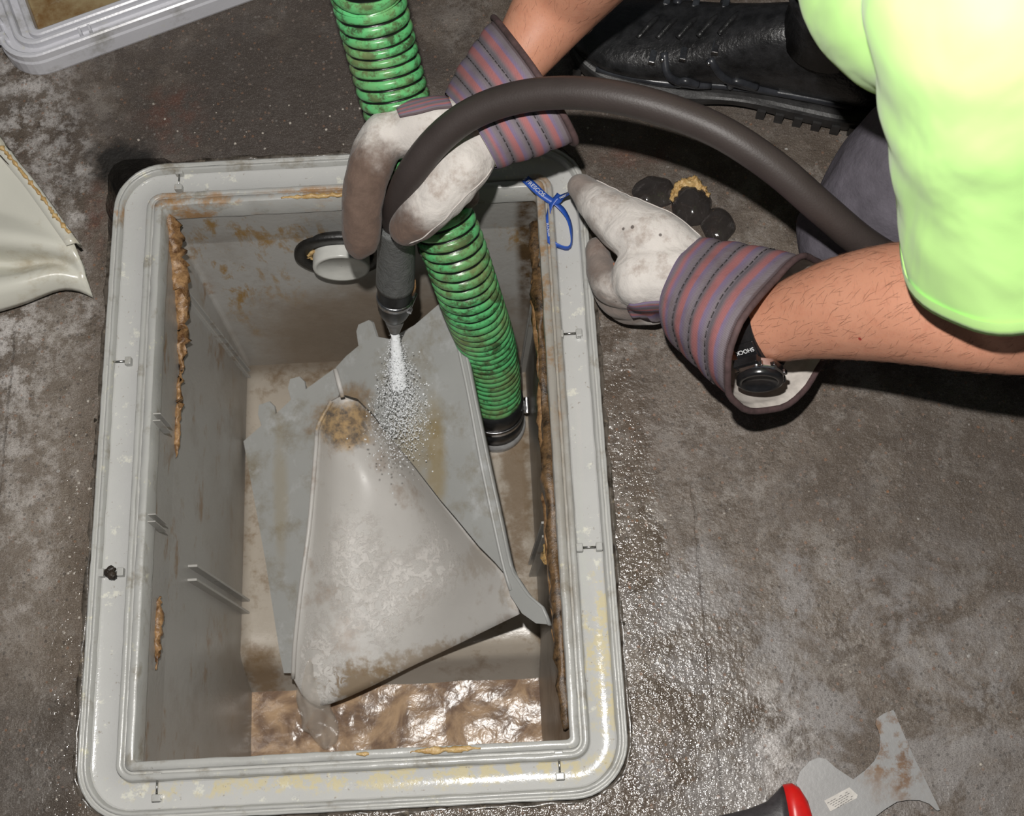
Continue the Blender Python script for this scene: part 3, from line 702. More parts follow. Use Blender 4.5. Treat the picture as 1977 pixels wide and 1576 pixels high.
# ================================================================ PERSON
per = empty('person', (.55, .72, 0), 'crouching person in a lime green T-shirt and striped work gloves holding the wash hose', 'person')
def skin_mat():
    m = MT('skin', .5, 0, .35); v = m.obj()
    c = m.mix(m.noise(10, 5, .6, v), (.47, .205, .125), (.60, .30, .20))
    c = m.mix(m.ramp(m.noise(60, 5, .7, v), [(.5, 0.), (.75, .4)]), c, (.42, .15, .09))
    # fine dark hairs lying along the forearm
    hv = m.vm('MULTIPLY', m.noise(4, 2, .5, v, 0, 'Color'), (.05, .05, .05)); hv = m.vm('ADD', v, hv)
    mp = m.N('Mapping'); mp.inputs['Rotation'].default_value = (0, .3, 1.0); mp.inputs['Scale'].default_value = (900, 80, 300); m.L(hv, mp.inputs[0])
    hair = m.ramp(m.noise(1, 3, .6, mp.outputs[0]), [(.60, 0.), (.68, 1.)])
    c = m.mix(m.ma('MULTIPLY', hair, .28), c, (.10, .045, .025))
    c = m.mix(m.ramp(m.vor(22, v), [(.03, 1.), (.045, 0.)]), c, (.30, .04, .03))
    m.col(c); m.set('Subsurface Weight', .12); m.set('Subsurface Radius', (.01, .004, .002)); m.set('Subsurface Scale', .4)
    m.bump(m.noise(350, 4, .6, v), .25, .0008); return m.m
M_skin = skin_mat()
RE, RS = P(1975, 615, .315), P(1930, -20, .63)
LE, LS = P(1310, -290, .40), Vector((.36, .93, .66))
armR = [(P(1330, 560, .115), .026), (P(1425, 640, .150), .029), (P(1490, 632, .175), .035), (P(1560, 610, .20), .043), (P(1650, 592, .232), .051), (P(1760, 585, .268), .056), (P(1880, 600, .30), .054), (RE, .050)]
armL = [(P(880, 235, .160), .024), (P(960, 168, .182), .026), (P(1012, 98, .198), .034), (P(1090, -12, .232), .046), (P(1190, -130, .32), .05), (LE, .048)]
handR = [[(P(1330, 560, .115), .026), (P(1250, 520, .105), .028)], [(P(1280, 500, .11), .018), (P(1200, 430, .10), .014), (P(1140, 380, .088), .009)], [(P(1250, 540, .10), .014), (P(1180, 520, .07), .009)], [(P(1260, 560, .09), .013), (P(1200, 560, .05), .009)], [(P(1265, 570, .08), .012), (P(1220, 590, .045), .009)]]
handL = [[(P(880, 235, .165), .026), (P(800, 255, .155), .024)], [(P(890, 290, .165), .015), (P(800, 420, .115), .010)], [(P(760, 260, .15), .012), (P(700, 350, .125), .010), (P(697, 440, .10), .009)], [(P(790, 280, .13), .010), (P(810, 400, .06), .008)], [(P(820, 290, .13), .010), (P(855, 400, .05), .008)]]
hip = Vector((.86, .70, .36)); ch = Vector((.47, .74, .60)); nk = Vector((.36, .76, .76))
bodych = [armR, armL]+handR+handL+[
 [(RE, .050), (RE.lerp(RS, .5), .053), (RS, .058)], [(LE, .046), (LE.lerp(LS, .5), .052), (LS, .058)],
 [(RS, .055), (ch, .10), (LS, .055)], [(ch, .115), (ch.lerp(hip, .5), .12), (hip, .14)],
 [(ch+Vector((-.05, .02, .06)), .06), (nk, .055), (nk+Vector((-.05, 0, .06)), .055)],
 [(nk+Vector((-.075, 0, .10)), .082), (nk+Vector((-.10, 0, .13)), .085), (nk+Vector((-.13, 0, .06)), .062), (nk+Vector((-.135, 0, .02)), .045)],
 [(nk+Vector((-.185, 0, .075)), .012), (nk+Vector((-.2, 0, .055)), .014)],
 [(nk+Vector((-.08, .085, .08)), .012), (nk+Vector((-.085, .088, .11)), .014)], [(nk+Vector((-.08, -.085, .08)), .012), (nk+Vector((-.085, -.088, .11)), .014)]]
body = link('body', blob(bodych, .004, 6), M_skin, per)
random.seed(9); hp = []; mev = [v.co+wloc(body) for v in body.data.vertices]; men = [v.normal.copy() for v in body.data.vertices]
axR = (armR[2][0]-armR[5][0]).normalized(); axL = (armL[2][0]-armL[4][0]).normalized()
cR = [i for i, q in enumerate(mev) if .22 < q.x < .46 and .36 < q.y < .56 and .12 < q.z < .36 and men[i].z > -.6]; cL = [i for i, q in enumerate(mev) if .02 < q.x < .17 and .70 < q.y < .90 and .15 < q.z < .36 and men[i].z > -.6]
for idx, axh, cnt in ((cR, axR, 900), (cL, axL, 300)):
    for _ in range(cnt):
        i = random.choice(idx); q = mev[i]; n = men[i]; d = axh+Vector((random.gauss(0, .35), random.gauss(0, .35)-.35, random.gauss(0, .3))); d = (d-n*d.dot(n)).normalized(); L_ = random.uniform(.006, .014)
        hp.append(tube([q, q+d*L_*.4+n*.0009, q+d*L_+n*.0007], [.00009, .00008, .00002], 3)[:2])
tag(link('arm_hair', mesh(*join(hp)), plain('arm_hair', (.12, .055, .03), .6, 0, 20, .2, 0), per), None, None, None, 'stuff')
# --- hair and face (outside the photo's frame)
M_hair = plain('hair', (.03, .018, .01), .6, 0, 90, .4, .6)
hc = nk+Vector((-.085, 0, .135))
link('hair', blob([[(hc+Vector((.03, 0, .01)), .082), (hc+Vector((-.02, 0, .03)), .076)]], .006, 4, .006, 60), M_hair, per)
M_eye = plain('eye_dark', (.02, .015, .012), .2)
for s in (-1, 1):
    v, f = ico(nk+Vector((-.160, s*.03, .105)), .009, 2); link('eye', mesh(v, f), M_eye, per)

# --- shirt
def shirt_mat():
    m = MT('lime_cotton', .85, 0, .2); v = m.obj()
    c = m.mix(m.noise(9, 4, .6, v), (.50, .88, .26), (.60, .95, .34))
    m.col(c); m.set('Sheen Weight', .2); m.bump(m.noise(900, 2, .5, v), .15, .0005); m.bump(m.noise(7, 3, .5, m.vm('MULTIPLY', v, (1, 1.6, .7)), .6), .5, .02); return m.m
M_shirt = shirt_mat()
sl0 = RE.lerp(RS, .30); sax = (RS-RE).normalized()
lax = (LS-LE).normalized(); ls0 = LE.lerp(LS, .42)
shch = [[(sl0-sax*.05, .088), (sl0, .086), (RE.lerp(RS, .7), .084), (RS, .082)], [(ls0-lax*.05, .08), (LE.lerp(LS, .8), .08), (LS, .08)],
 [(RS+Vector((.02, .0, -.01)), .078), (ch+Vector((-.0, -.02, 0)), .13), (ch+Vector((0, .08, 0)), .13), (LS, .075)],
 [(ch, .14), (ch.lerp(hip, .5), .15), (hip, .165)],
 [(P(1900, 60, .56), .07), (P(1760, -40, .50), .085), (P(1780, -160, .50), .09)], [(P(1760, -20, .50), .08), (ch+Vector((0, .05, 0)), .12)],
 [(ch+Vector((-.02, .0, -.06)), .10), (ch+Vector((.1, .02, -.14)), .10), (hip+Vector((-.12, 0, .02)), .13)]]
me = blob(shch, .006, 10, 0, 1, lambda p: .006*mn.noise(Vector((p.x*9, p.y*6, p.z*9)))+.004*mn.noise(p*22))
bm = bmesh.new(); bm.from_mesh(me)
def cut(bm, p, n, rad):
    g = [v for v in bm.verts if (v.co-p).length < rad]; gs = set(g)
    fs = [f for f in bm.faces if all(v in gs for v in f.verts)]; es = set(e for f in fs for e in f.edges)
    bmesh.ops.bisect_plane(bm, geom=list(gs)+list(es)+fs, plane_co=p, plane_no=n, clear_inner=True)
cut(bm, sl0-sax*.005, sax, .20); cut(bm, ls0, lax, .18)
bd = [v.co.copy() for v in bm.verts if v.is_boundary and (v.co-sl0).length < .15]
bm.to_mesh(me); bm.free()
_u = sax.orthogonal().normalized(); _v = sax.cross(_u); bd.sort(key=lambda q: math.atan2((q-sl0).dot(_v), (q-sl0).dot(_u)))
bd = spline([tuple(q) for q in bd[::3]], 60, True); bd = [Vector(q) for q in bd]; hemp = [(bd[i-1]+bd[i]*2+bd[(i+1) % 60])/4 for i in range(60)]
shirt = link('shirt', me, M_shirt, per); mods(shirt, sol=.002, off=-1)
hm = [[q+sax*.012+(q-sl0).normalized()*.0022, q+sax*.004+(q-sl0).normalized()*.0032, q-sax*.004+(q-sl0).normalized()*.0025, q-sax*.005-(q-sl0).normalized()*.001, q-sax*.003-(q-sl0).normalized()*.003, q+sax*.012-(q-sl0).normalized()*.003] for q in hemp]
hm = [list(x) for x in zip(*hm)]; V, Fc, U = ringsmesh(hm); link('sleeve_hem', mesh(V, Fc), M_shirt, per)
# hem of the right sleeve
# --- trousers and boots
M_trs = plain('trouser_cloth', (.115, .105, .125), .85, 0, 30, .2, .6, .2, .003)
kR = P(1675, 455, .09); kL = Vector((.30, 1.04, .50)); ankL = Vector((.40, .875, .13))
legs = [[(hip+Vector((0, -.08, 0)), .13), (P(1900, 290, .20), .095), (kR, .076)], [(kR, .070), (kR+Vector((.2, -.03, .0)), .066), (kR+Vector((.40, .02, .0)), .06)],
 [(hip+Vector((0, .08, .02)), .13), (hip.lerp(kL, .5), .10), (kL, .075)], [(kL, .072), (kL.lerp(ankL, .5), .066), (ankL+Vector((0, 0, .03)), .062)]]
link('trousers', blob(legs, .006, 6, 0, 1, lambda p: .005*math.sin(p.x*60+p.y*70+4*mn.noise(p*10))*abs(mn.noise(p*5))+.004*mn.noise(p*18)), M_trs, per)

M_boot = plain('boot_leather', (.016, .016, .017), .33, 0, 60, .6, .5, .5, .002); M_sole = plain('boot_sole', (.022, .021, .021), .42, 0, 40, .5, .4); M_ovl = plain('boot_overlay', (.032, .034, .040), .3, 0, 40, .4, .2)
def boot(toe, heel, right):
    """toe, heel: ground points"""
    ax = (heel-toe); L = ax.length; ax.normalize(); sd = Vector((-ax.y, ax.x, 0))   # sd: to the left of toe->heel
    if right: pass
    bt = empty('boot', toe.lerp(heel, .5), None, None); bt.parent = per; bt.location = toe.lerp(heel, .5)-Vector(per.location)
    st = [0, .04, .12, .25, .38, .5, .62, .75, .88, .96, 1.0]
    wd = [.020, .036, .050, .055, .052, .045, .041, .041, .041, .034, .018]
    top = [.045, .056, .066, .078, .095, .118, .14, .15, .15, .13, .10]
    shp = spline([(a*L, b, c) for a, b, c in zip(st, wd, top)], 40)
    # sole: lofted ring sections along the foot
    def ring(a, hw, z0, z1, k=20, pw=2.6):
        out = []
        for i in range(k):
            th = 2*math.pi*i/k; cx_, sy_ = math.cos(th), math.sin(th)
            x = math.copysign(abs(cx_)**(2/pw), cx_)*hw; z = (z0+z1)/2+math.copysign(abs(sy_)**(2/pw), sy_)*(z1-z0)/2
            out.append(toe+ax*a+sd*x+Vector((0, 0, z)))
        return out
    rs = []
    for a, hw, tp_ in shp:
        t = a/L; arch = .012*math.exp(-((t-.55)/.12)**2); spring = .012*max(0, 1-t/.2)**2
        rs.append(ring(a, hw+.003, .001+arch+spring, .030+spring, 24, 4))
    V, Fc, U = ringsmesh(rs, True, (True, True)); lugs = [(V, Fc)]
    for i in range(2, 37, 2):
        a, hw, _ = shp[i]; t = a/L
        if .44 < t < .62: continue
        for s in (-1, 1): lugs.append(box(toe+ax*a+sd*s*(hw+.001)+Vector((0, 0, .009)), (.010, .010, .016), Matrix((ax, sd, Vector((0, 0, 1)))).transposed()))
    so = link('sole', mesh(*join(lugs)), M_sole, bt, False)
    # upper
    rs = []
    for a, hw, tp_ in shp:
        t = a/L; rs.append(ring(a, hw*(.97 if t > .1 else .93), .022, tp_, 28, 2.2))
    V, Fc, U = ringsmesh(rs, True, (True, True)); V = [Vector(v)+mn.noise_vector(Vector(v)*25)*.0015 for v in V]
    up = link('upper', mesh(V, Fc), M_boot, bt)
    v, f, u = tube([toe+ax*L*.76+Vector((0, 0, .12)), toe+ax*L*.76+Vector((0, 0, .17)), toe+ax*L*.74+Vector((0, 0, .21))], [.050, .048, .052], 28, (False, False))
    mods(link('shaft', mesh(v, f), M_boot, bt), sol=.004)
    # moulded overlay bands on both sides
    def side_pt(t, h, s, out=.0015):
        a = t*L; hw = np.interp(a, shp[:, 0], shp[:, 1]); tp_ = np.interp(a, shp[:, 0], shp[:, 2])
        zc = (.022+tp_)/2; hh = (tp_-.022)/2; sy_ = max(-.98, min(.98, (h-zc)/hh)); x = hw*.97*(1-abs(sy_)**2.2)**(1/2.2)+out
        return toe+ax*a+sd*s*x+Vector((0, 0, h))
    for s in (-1, 1):
        bands = [[(.30, .078), (.33, .060), (.40, .045), (.46, .040)], [(.44, .090), (.50, .065), (.60, .045), (.70, .035)], [(.10, .034), (.3, .036), (.5, .036), (.7, .038), (.9, .036)], [(.36, .040), (.38, .055), (.42, .045)], [(.52, .042), (.53, .062), (.60, .050)]]
        for bnd in bands:
            pth = spline([tuple(side_pt(t, h, s)) for t, h in bnd], 18)
            v, f, u = tube(pth, .0048, 10); link('overlay_band', mesh(v, f), M_ovl, bt)
        for t in (.27, .36, .45):
            h = np.interp(t*L, shp[:, 0], shp[:, 2])-.008
            c = side_pt(t, h, s, .002)
            mods(link('eyelet', mesh(*box(c, (.008, .018, .006), Matrix((ax, sd, Vector((0, 0, 1)))).transposed())), M_steel, bt, False), bev=.001)
        v, f = ico(side_pt(.30, .074, s, .002), .0035, 2); link('rivet', mesh(v, f), M_steel, bt)
        v, f = ico(side_pt(.44, .086, s, .002), .0035, 2); link('rivet', mesh(v, f), M_steel, bt)
        # air cushion under the toe ball
        v, f, u = tube([side_pt(.2, .03, s, .003)-Vector((0, 0, .012)), side_pt(.28, .03, s, .005)-Vector((0, 0, .013)), side_pt(.36, .03, s, .003)-Vector((0, 0, .012))], [.006, .010, .006], 14); link('cushion', mesh(v, f), M_ovl, bt)
    for k, t in enumerate((.24, .30, .36, .42, .48)):
        z = np.interp(t*L, shp[:, 0], shp[:, 2]); hw = .020
        pth = spline([tuple(toe+ax*(t+d*.03)*L+sd*d*hw+Vector((0, 0, z+.002-abs(d)*.006))) for d in (-1, -.5, 0, .5, 1)], 12)
        v, f, u = tube(pth, .0034, 8); link('lace', mesh(v, f), M_boot, bt)
    return bt
_a, _b = P(1120, 168, 0), P(1640, 268, 0); _d = (_b-_a).normalized(); _n = Vector((-_d.y, _d.x, 0))
bl = boot(_a+_n*.052-_d*.02, _b+_n*.047+_d*.03, False)
br = boot(Vector((1.12, .62, 0)), Vector((1.42, .72, 0)), True)

# --- gloves
from mathutils.bvhtree import BVHTree
def snapper(o):
    off = wloc(o); me = o.data; return BVHTree.FromPolygons([v.co+off for v in me.vertices], [tuple(p.vertices) for p in me.polygons])
def snap(bv, q, lift=0):
    p, n, i, d = bv.find_nearest(Vector(q)); return p+n*lift if p else Vector(q)
def leather_mat(name, dirt_spots):
    m = MT(name, .8, 0, .25); v = m.pos()
    c = m.mix(m.noise(18, 6, .65, v), (.50, .465, .43), (.74, .70, .665))
    c = m.mix(m.ramp(m.noise(38, 7, .7, m.vm('ADD', v, (3, 0, 1))), [(.52, 0.), (.68, .6)]), c, (.27, .20, .16))
    for p, r, k in dirt_spots:
        c = m.mix(m.ma('MULTIPLY', m.zone(p, (r, r, r), .3, .22, 30), k), c, m.mix(m.noise(50, 6, .7, v), (.065, .042, .032), (.20, .135, .105)))
    c = m.mix(m.ramp(m.vor(30, v), [(.05, .8), (.07, 0.)]), c, (.05, .035, .03))
    m.col(c); m.set('Sheen Weight', .15); m.bump(m.noise(420, 4, .7, v), .5, .001); m.bump(m.noise(28, 3, .5, v, .5), .6, .010); return m.m
def cuff_mat():
    m = MT('striped_canvas', .85, 0, .2); uv = m.uv(); X = m.xyz(uv); v = m.obj()
    y = m.ma('ADD', X[1], m.ma('MULTIPLY', m.ma('SUBTRACT', m.noise(12, 3, .5, v), .5), .03))
    n = m.N('ValToRGB'); m.L(y, n.inputs[0]); e = n.color_ramp.elements
    G_, Pu, R_, Dk, Br = (.17, .14, .155), (.18, .13, .25), (.38, .115, .11), (.10, .085, .10), (.075, .045, .045)
    st = [(0, Pu), (.05, G_), (.09, R_), (.13, Pu), (.17, G_), (.235, Dk), (.25, G_), (.30, R_), (.34, R_), (.36, Pu), (.42, G_), (.47, Dk), (.49, G_), (.54, R_), (.585, R_), (.61, Pu), (.67, G_), (.71, Dk), (.73, G_), (.78, R_), (.82, R_), (.84, Pu), (.89, G_), (.925, G_), (.935, Br), (1, Br)]
    while len(e) < len(st): e.new(.5)
    for q, (p, c) in zip(e, st): q.position = p; q.color = c+(1,)
    c = n.outputs[0]
    # twill threads
    tw = m.N('TexWave'); tw.inputs['Scale'].default_value = 1; mp = m.N('Mapping'); mp.inputs['Scale'].default_value = (160, 40, 1); mp.inputs['Rotation'].default_value = (0, 0, .0)
    m.L(uv, mp.inputs[0]); m.L(mp.outputs[0], tw.inputs[0]); tw.bands_direction = 'DIAGONAL'
    c = m.mix(m.ma('MULTIPLY', tw.outputs['Fac'], .34), c, (.36, .33, .37))
    c = m.mix(m.ramp(m.noise(26, 6, .7, v), [(.5, 0.), (.75, .5)]), c, (.12, .08, .07))
    m.col(c); m.bump(tw.outputs['Fac'], .3, .0006); m.bump(m.noise(300, 3, .6, v), .3, .0006); return m.m
M_cuff = cuff_mat(); M_bind = plain('binding', (.085, .05, .05), .8, 0, 80, .3, .5); M_lin = plain('lining', (.62, .57, .52), .85, 0, 40, .25, .3)
M_stitch = plain('stitching', (.045, .038, .04), .8)
def ringpx(pts, n=48): return [Vector(q) for q in spline([tuple(P(*p)) for p in pts], n, True)]
def cuff(ra, rb, glove, nrib=5, amp=.0022, bulge=.002, shift=0):
    n = len(ra); rb = rb[shift:]+rb[:shift]; K = 46; rings = []
    ca = sum(ra, Vector())/n; cb = sum(rb, Vector())/n; ax = (cb-ca).normalized()
    for i in range(K):
        t = i/(K-1); r = [a.lerp(b, t) for a, b in zip(ra, rb)]; c = ca.lerp(cb, t); o2 = []
        for j, q in enumerate(r):
            d = q-c; d = (d-ax*d.dot(ax)).normalized()
            ph = abs(((t+.02)*4.15) % 1-.5)*2   # 0 at ridge .. 1 at seam
            k = (1-ph**4)*amp+bulge*math.sin(t*math.pi)+.0022*mn.noise(q*40)
            o2.append(q+d*k)
        rings.append(o2)
    V, Fc, U = ringsmesh(rings); cu = link('cuff', mesh(V, Fc, U), [M_cuff, M_lin], glove)
    # inner lining as the inside face
    inn = [[q+(ca.lerp(cb, i/(K-1))-q).normalized()*.0025 for q in r] for i, r in enumerate(rings)]
    V, Fc, U = ringsmesh(inn[::-1]); link('lining', mesh(V, Fc, U), M_lin, glove)
    pth = rings[-1]+[rings[-1][0]]
    v, f, u = tube(pth, .0034, 10, (False, False)); link('binding', mesh(v, f), M_bind, glove)
    # stitch lines
    for t in (.235, .47, .71):
        i = int(t*(K-1)); rg = rings[i]; pr = []
        dn = spline([tuple(q) for q in rg], 150, True)
        for k in range(0, 150, 3):
            a, b = Vector(dn[k]), Vector(dn[(k+2) % 150]); c = ca.lerp(cb, t); oo = ((a-c)-ax*(a-c).dot(ax)).normalized()*.0006
            pr.append(tube([a+oo, b+oo], .0006, 5)[:2])
        link('stitching', mesh(*join(pr)), M_stitch, glove)
    return cu
# left glove (round the hose)
g1 = empty('glove', P(850, 300, .13), None, None); g1.parent = per; g1.location = P(850, 300, .13)-Vector(per.location); g1['label'] = 'left work glove gripping the wash hose'
M_l1 = leather_mat('suede_left', [(P(690, 440, .10), .085, 1.), (P(700, 350, .13), .050, 1.), (P(785, 472, .115), .045, 1.), (P(850, 450, .04), .07, 1.), (P(800, 350, .15), .025, .9), (P(770, 400, .11), .03, .9)])
fing = [
 [(P(905, 250, .168), .030), (P(850, 250, .163), .033), (P(800, 250, .160), .030), (P(765, 262, .155), .025)],
 [(P(915, 275, .165), .029), (P(870, 290, .16), .030)],
 [(P(790, 240, .16), .022), (P(745, 262, .158), .025), (P(715, 320, .15), .0245), (P(700, 390, .128), .0225), (P(698, 450, .105), .0215), (P(697, 466, .098), .0195)],
 [(P(915, 295, .168), .026), (P(890, 325, .168), .029), (P(850, 372, .155), .0285), (P(812, 415, .135), .0255), (P(787, 440, .12), .0205)],
 [(P(770, 275, .135), .020), (P(745, 330, .10), .018), (P(790, 400, .055), .0165), (P(826, 462, .025), .0145), (P(826, 480, .018), .012)],
 [(P(810, 285, .13), .020), (P(830, 340, .09), .018), (P(868, 395, .055), .016), (P(868, 445, .03), .0135), (P(862, 458, .025), .012)],
 [(P(850, 280, .13), .018), (P(890, 330, .10), .016), (P(905, 380, .075), .013)]]
def wr1(p):
    return .0012*math.sin(p.x*260+p.y*180+6*mn.noise(p*18))*max(0, mn.noise(p*14))+.0012*mn.noise(p*55)
h1 = link('leather_hand', blob(fing, .0022, 9, 0, 1, wr1), M_l1, g1); bv1 = snapper(h1)
ra = ringpx([(860, 180, .170), (883, 203, .198), (915, 240, .208), (942, 285, .200), (958, 322, .168), (940, 310, .138), (900, 250, .130), (868, 200, .140)])
rb = ringpx([(955, 36, .205), (985, 72, .238), (1030, 132, .254), (1078, 205, .246), (1110, 270, .205), (1080, 255, .165), (1020, 165, .150), (970, 68, .158)])
cuff(ra, rb, g1)
# striped cloth back of the glove
def patch(quad, nx, ny, lift, name, mat, parent, bv=None):
    """bent cloth panel over px quad rows"""
    rws = [spline([tuple(P(*q)) for q in row], nx) for row in quad]
    rws = np.array(rws); cols = [spline(rws[:, j], ny) for j in range(nx)]
    rg = [[Vector(cols[j][i]) for j in range(nx)] for i in range(ny)]
    if bv: rg = [[snap(bv, q, .0012) for q in r_] for r_ in rg]
    V, Fc, U = ringsmesh(rg, False); o = link(name, mesh(V, Fc, U), mat, parent); mods(o, sol=.0016, off=0); return o
patch([[(762, 200, .180), (800, 188, .184), (840, 178, .184), (862, 172, .182)], [(764, 210, .188), (802, 203, .192), (842, 195, .194), (868, 190, .196)], [(768, 224, .1915), (805, 218, .196), (845, 208, .1995), (874, 205, .200)]], 16, 10, 0, 'back_panel', M_cuff, g1, bv1)
# seams of the leather
M_seam = plain('seam', (.55, .51, .48), .8)
def seam(pts, parent, r=.0012, mat=None, bv=None):
    c_ = [Vector(q) for q in spline([tuple(P(*q)) for q in pts], 40)]
    if bv: c_ = [snap(bv, q, .0002) for q in c_]
    v, f, u = tube(c_, r, 8); return link('seam', mesh(v, f), mat or M_seam, parent)
seam([(958, 326, .172), (925, 352, .172), (890, 385, .168), (850, 425, .150), (815, 462, .132), (790, 470, .122)], g1, .0008, None, bv1)
# right glove (pinching the ribbon)
g2 = empty('glove', P(1240, 520, .1), None, None); g2.parent = per; g2.location = P(1240, 520, .1)-Vector(per.location); g2['label'] = 'right work glove pinching the blue ribbon'
M_l2 = leather_mat('suede_right', [(P(1120, 360, .08), .035, .7), (P(1150, 500, .07), .04, .8), (P(1165, 440, .09), .02, .4), (P(1180, 600, .05), .04, .8)])
fing2 = [
 [(P(1330, 535, .105), .037), (P(1290, 530, .105), .038), (P(1245, 535, .100), .036)],
 [(P(1330, 500, .11), .027), (P(1270, 470, .110), .035), (P(1212, 438, .102), .032), (P(1165, 403, .093), .025), (P(1132, 372, .084), .018), (P(1122, 362, .082), .0155)],
 [(P(1240, 550, .085), .026), (P(1185, 555, .075), .021), (P(1160, 520, .066), .0165), (P(1152, 480, .062), .013)],
 [(P(1250, 570, .065), .024), (P(1195, 585, .05), .018), (P(1170, 560, .045), .015), (P(1162, 520, .04), .013)],
 [(P(1260, 590, .05), .022), (P(1215, 600, .035), .016), (P(1190, 585, .03), .014), (P(1180, 550, .028), .012)],
 [(P(1270, 560, .055), .024), (P(1240, 600, .035), .015), (P(1220, 600, .025), .013)]]
def wr2(p): return .0014*math.sin(p.x*200-p.y*260+6*mn.noise(p*18))*max(0, mn.noise(p*13))+.0012*mn.noise(p*50)
h2 = link('leather_hand', blob(fing2, .0022, 8, 0, 1, wr2), M_l2, g2); bv2 = snapper(h2)
ra = ringpx([(1350, 460, .120), (1318, 490, .140), (1290, 535, .150), (1274, 590, .140), (1280, 635, .112), (1300, 660, .080), (1330, 640, .058), (1350, 570, .055), (1362, 500, .080)])
rb = ringpx([(1552, 498, .190), (1495, 545, .220), (1440, 610, .235), (1408, 690, .220), (1415, 765, .172), (1462, 790, .135), (1540, 765, .105), (1605, 650, .090), (1600, 540, .130)])
cuff(ra, rb, g2)
patch([[(1218, 582, .100), (1245, 590, .112), (1280, 592, .118)], [(1212, 590, .075), (1240, 618, .088), (1285, 640, .092)], [(1222, 610, .055), (1250, 645, .06), (1302, 672, .06)]], 16, 12, 0, 'back_panel', M_cuff, g2, bv2)
seam([(1352, 456, .125), (1310, 432, .125), (1270, 408, .122), (1230, 386, .115), (1190, 368, .105), (1150, 352, .096)], g2, .0008, None, bv2)
# --- wristwatch
wt = empty('wristwatch', P(1455, 660, .16), None, None); wt.parent = per; wt.location = P(1455, 660, .16)-Vector(per.location)
wa = (P(1530, 612, .188)-P(1430, 642, .152)).normalized(); wc = P(1438, 655, .152)+wa*.015
wu = Vector((0, 0, 1))-wa*wa.z; wu.normalize(); wsd = wa.cross(wu)
if wsd.y > 0: wsd = -wsd                     # points toward the near side of the trap
M_wb = plain('watch_black', (.012, .012, .013), .25, 0, 60, .4, .1); M_ws = plain('watch_silver', (.62, .62, .64), .2, 1, 60, .15, .05)
bandr = []
for k in range(48):
    a = 2*math.pi*k/48; d = wu*math.cos(a)+wsd*math.sin(a); bandr.append([wc+d*r+wa*h for r, h in ((.034, -.013), (.0372, -.012), (.0372, .012), (.034, .013))])
V = [q for r in bandr for q in r]; Fc = []
for k in range(48):
    for j in range(4): Fc.append((k*4+j, k*4+(j+1) % 4, ((k+1) % 48)*4+(j+1) % 4, ((k+1) % 48)*4+j))
link('strap', mesh(V, Fc), M_wb, wt, False)
ca_ = math.radians(84); cd = wu*math.cos(ca_)+wsd*math.sin(ca_); ct = wa.cross(cd)      # case direction and tangent
cc_ = wc+cd*.042
RC = Matrix((wa, ct, cd)).transposed()
oct_ = []
for z_, r_ in ((-.007, .0225), (.002, .0245), (.005, .0225), (.006, .019)):
    oct_.append([cc_+RC@Vector((math.cos(a)*r_, math.sin(a)*r_*1.05, z_)) for a in [2*math.pi*(k+.5)/8 for k in range(8)]])
V, Fc, U = ringsmesh(oct_, True, (True, True)); cs = mods(link('case', mesh(V, Fc), M_ws, wt, False), bev=.001)
link('bezel', mesh(*lathe(cc_, cd, [(.0225, .005), (.0225, .0095), (.0205, .011), (.0175, .011), (.0175, .008), (.0005, .008)])), M_wb, wt)
for s in (-1, 1):
    mods(link('lug', mesh(*box(cc_+RC@Vector((0, s*.024, -.002)), (.026, .010, .008), RC)), M_wb, wt, False), bev=.001)
    mods(link('lug_bar', mesh(*box(cc_+RC@Vector((0, s*.0205, .001)), (.030, .003, .006), RC)), M_ws, wt, False), bev=.0008)
    for t in (-.010, .010): mods(link('button', mesh(*box(cc_+RC@Vector((.0205, t*s, .0)), (.006, .006, .005), RC)), M_ws, wt, False), bev=.001)
M_txt = plain('white_print', (.75, .76, .78), .5, 0, 10, .05, 0)
def text(s, size, origin, xdir, ydir, mat, parent, name='lettering', ext=.0002):
    cu = bpy.data.curves.new('t', 'FONT'); cu.body = s; cu.size = size; cu.extrude = ext; cu.align_x = 'CENTER'; cu.align_y = 'CENTER'
    o = bpy.data.objects.new('t', cu); C.objects.link(o); dg = bpy.context.evaluated_depsgraph_get(); dg.update()
    me = bpy.data.meshes.new_from_object(o.evaluated_get(dg)); bpy.data.objects.remove(o)
    x = Vector(xdir).normalized(); y = Vector(ydir); y = (y-x*y.dot(x)).normalized(); z = x.cross(y)
    me.transform(Matrix.Translation(origin)@Matrix((x, y, z)).transposed().to_4x4()); me.materials.clear()
    return link(name, me, mat, parent, False)
ud = (wu*math.cos(ca_-.75)+wsd*math.sin(ca_-.75)); tt = wa.cross(ud)
lab = mods(link('label_plate', mesh(*box(wc+ud*.0385, (.022, .016, .0025), Matrix((wa, tt, ud)).transposed())), M_wb, wt, False), bev=.0008)
text('SHOCK', .0058, wc+ud*.0400, -wa if True else wa, Vector(tt)*(-1 if tt.dot(wsd) > 0 else 1)*-1, M_txt, wt)

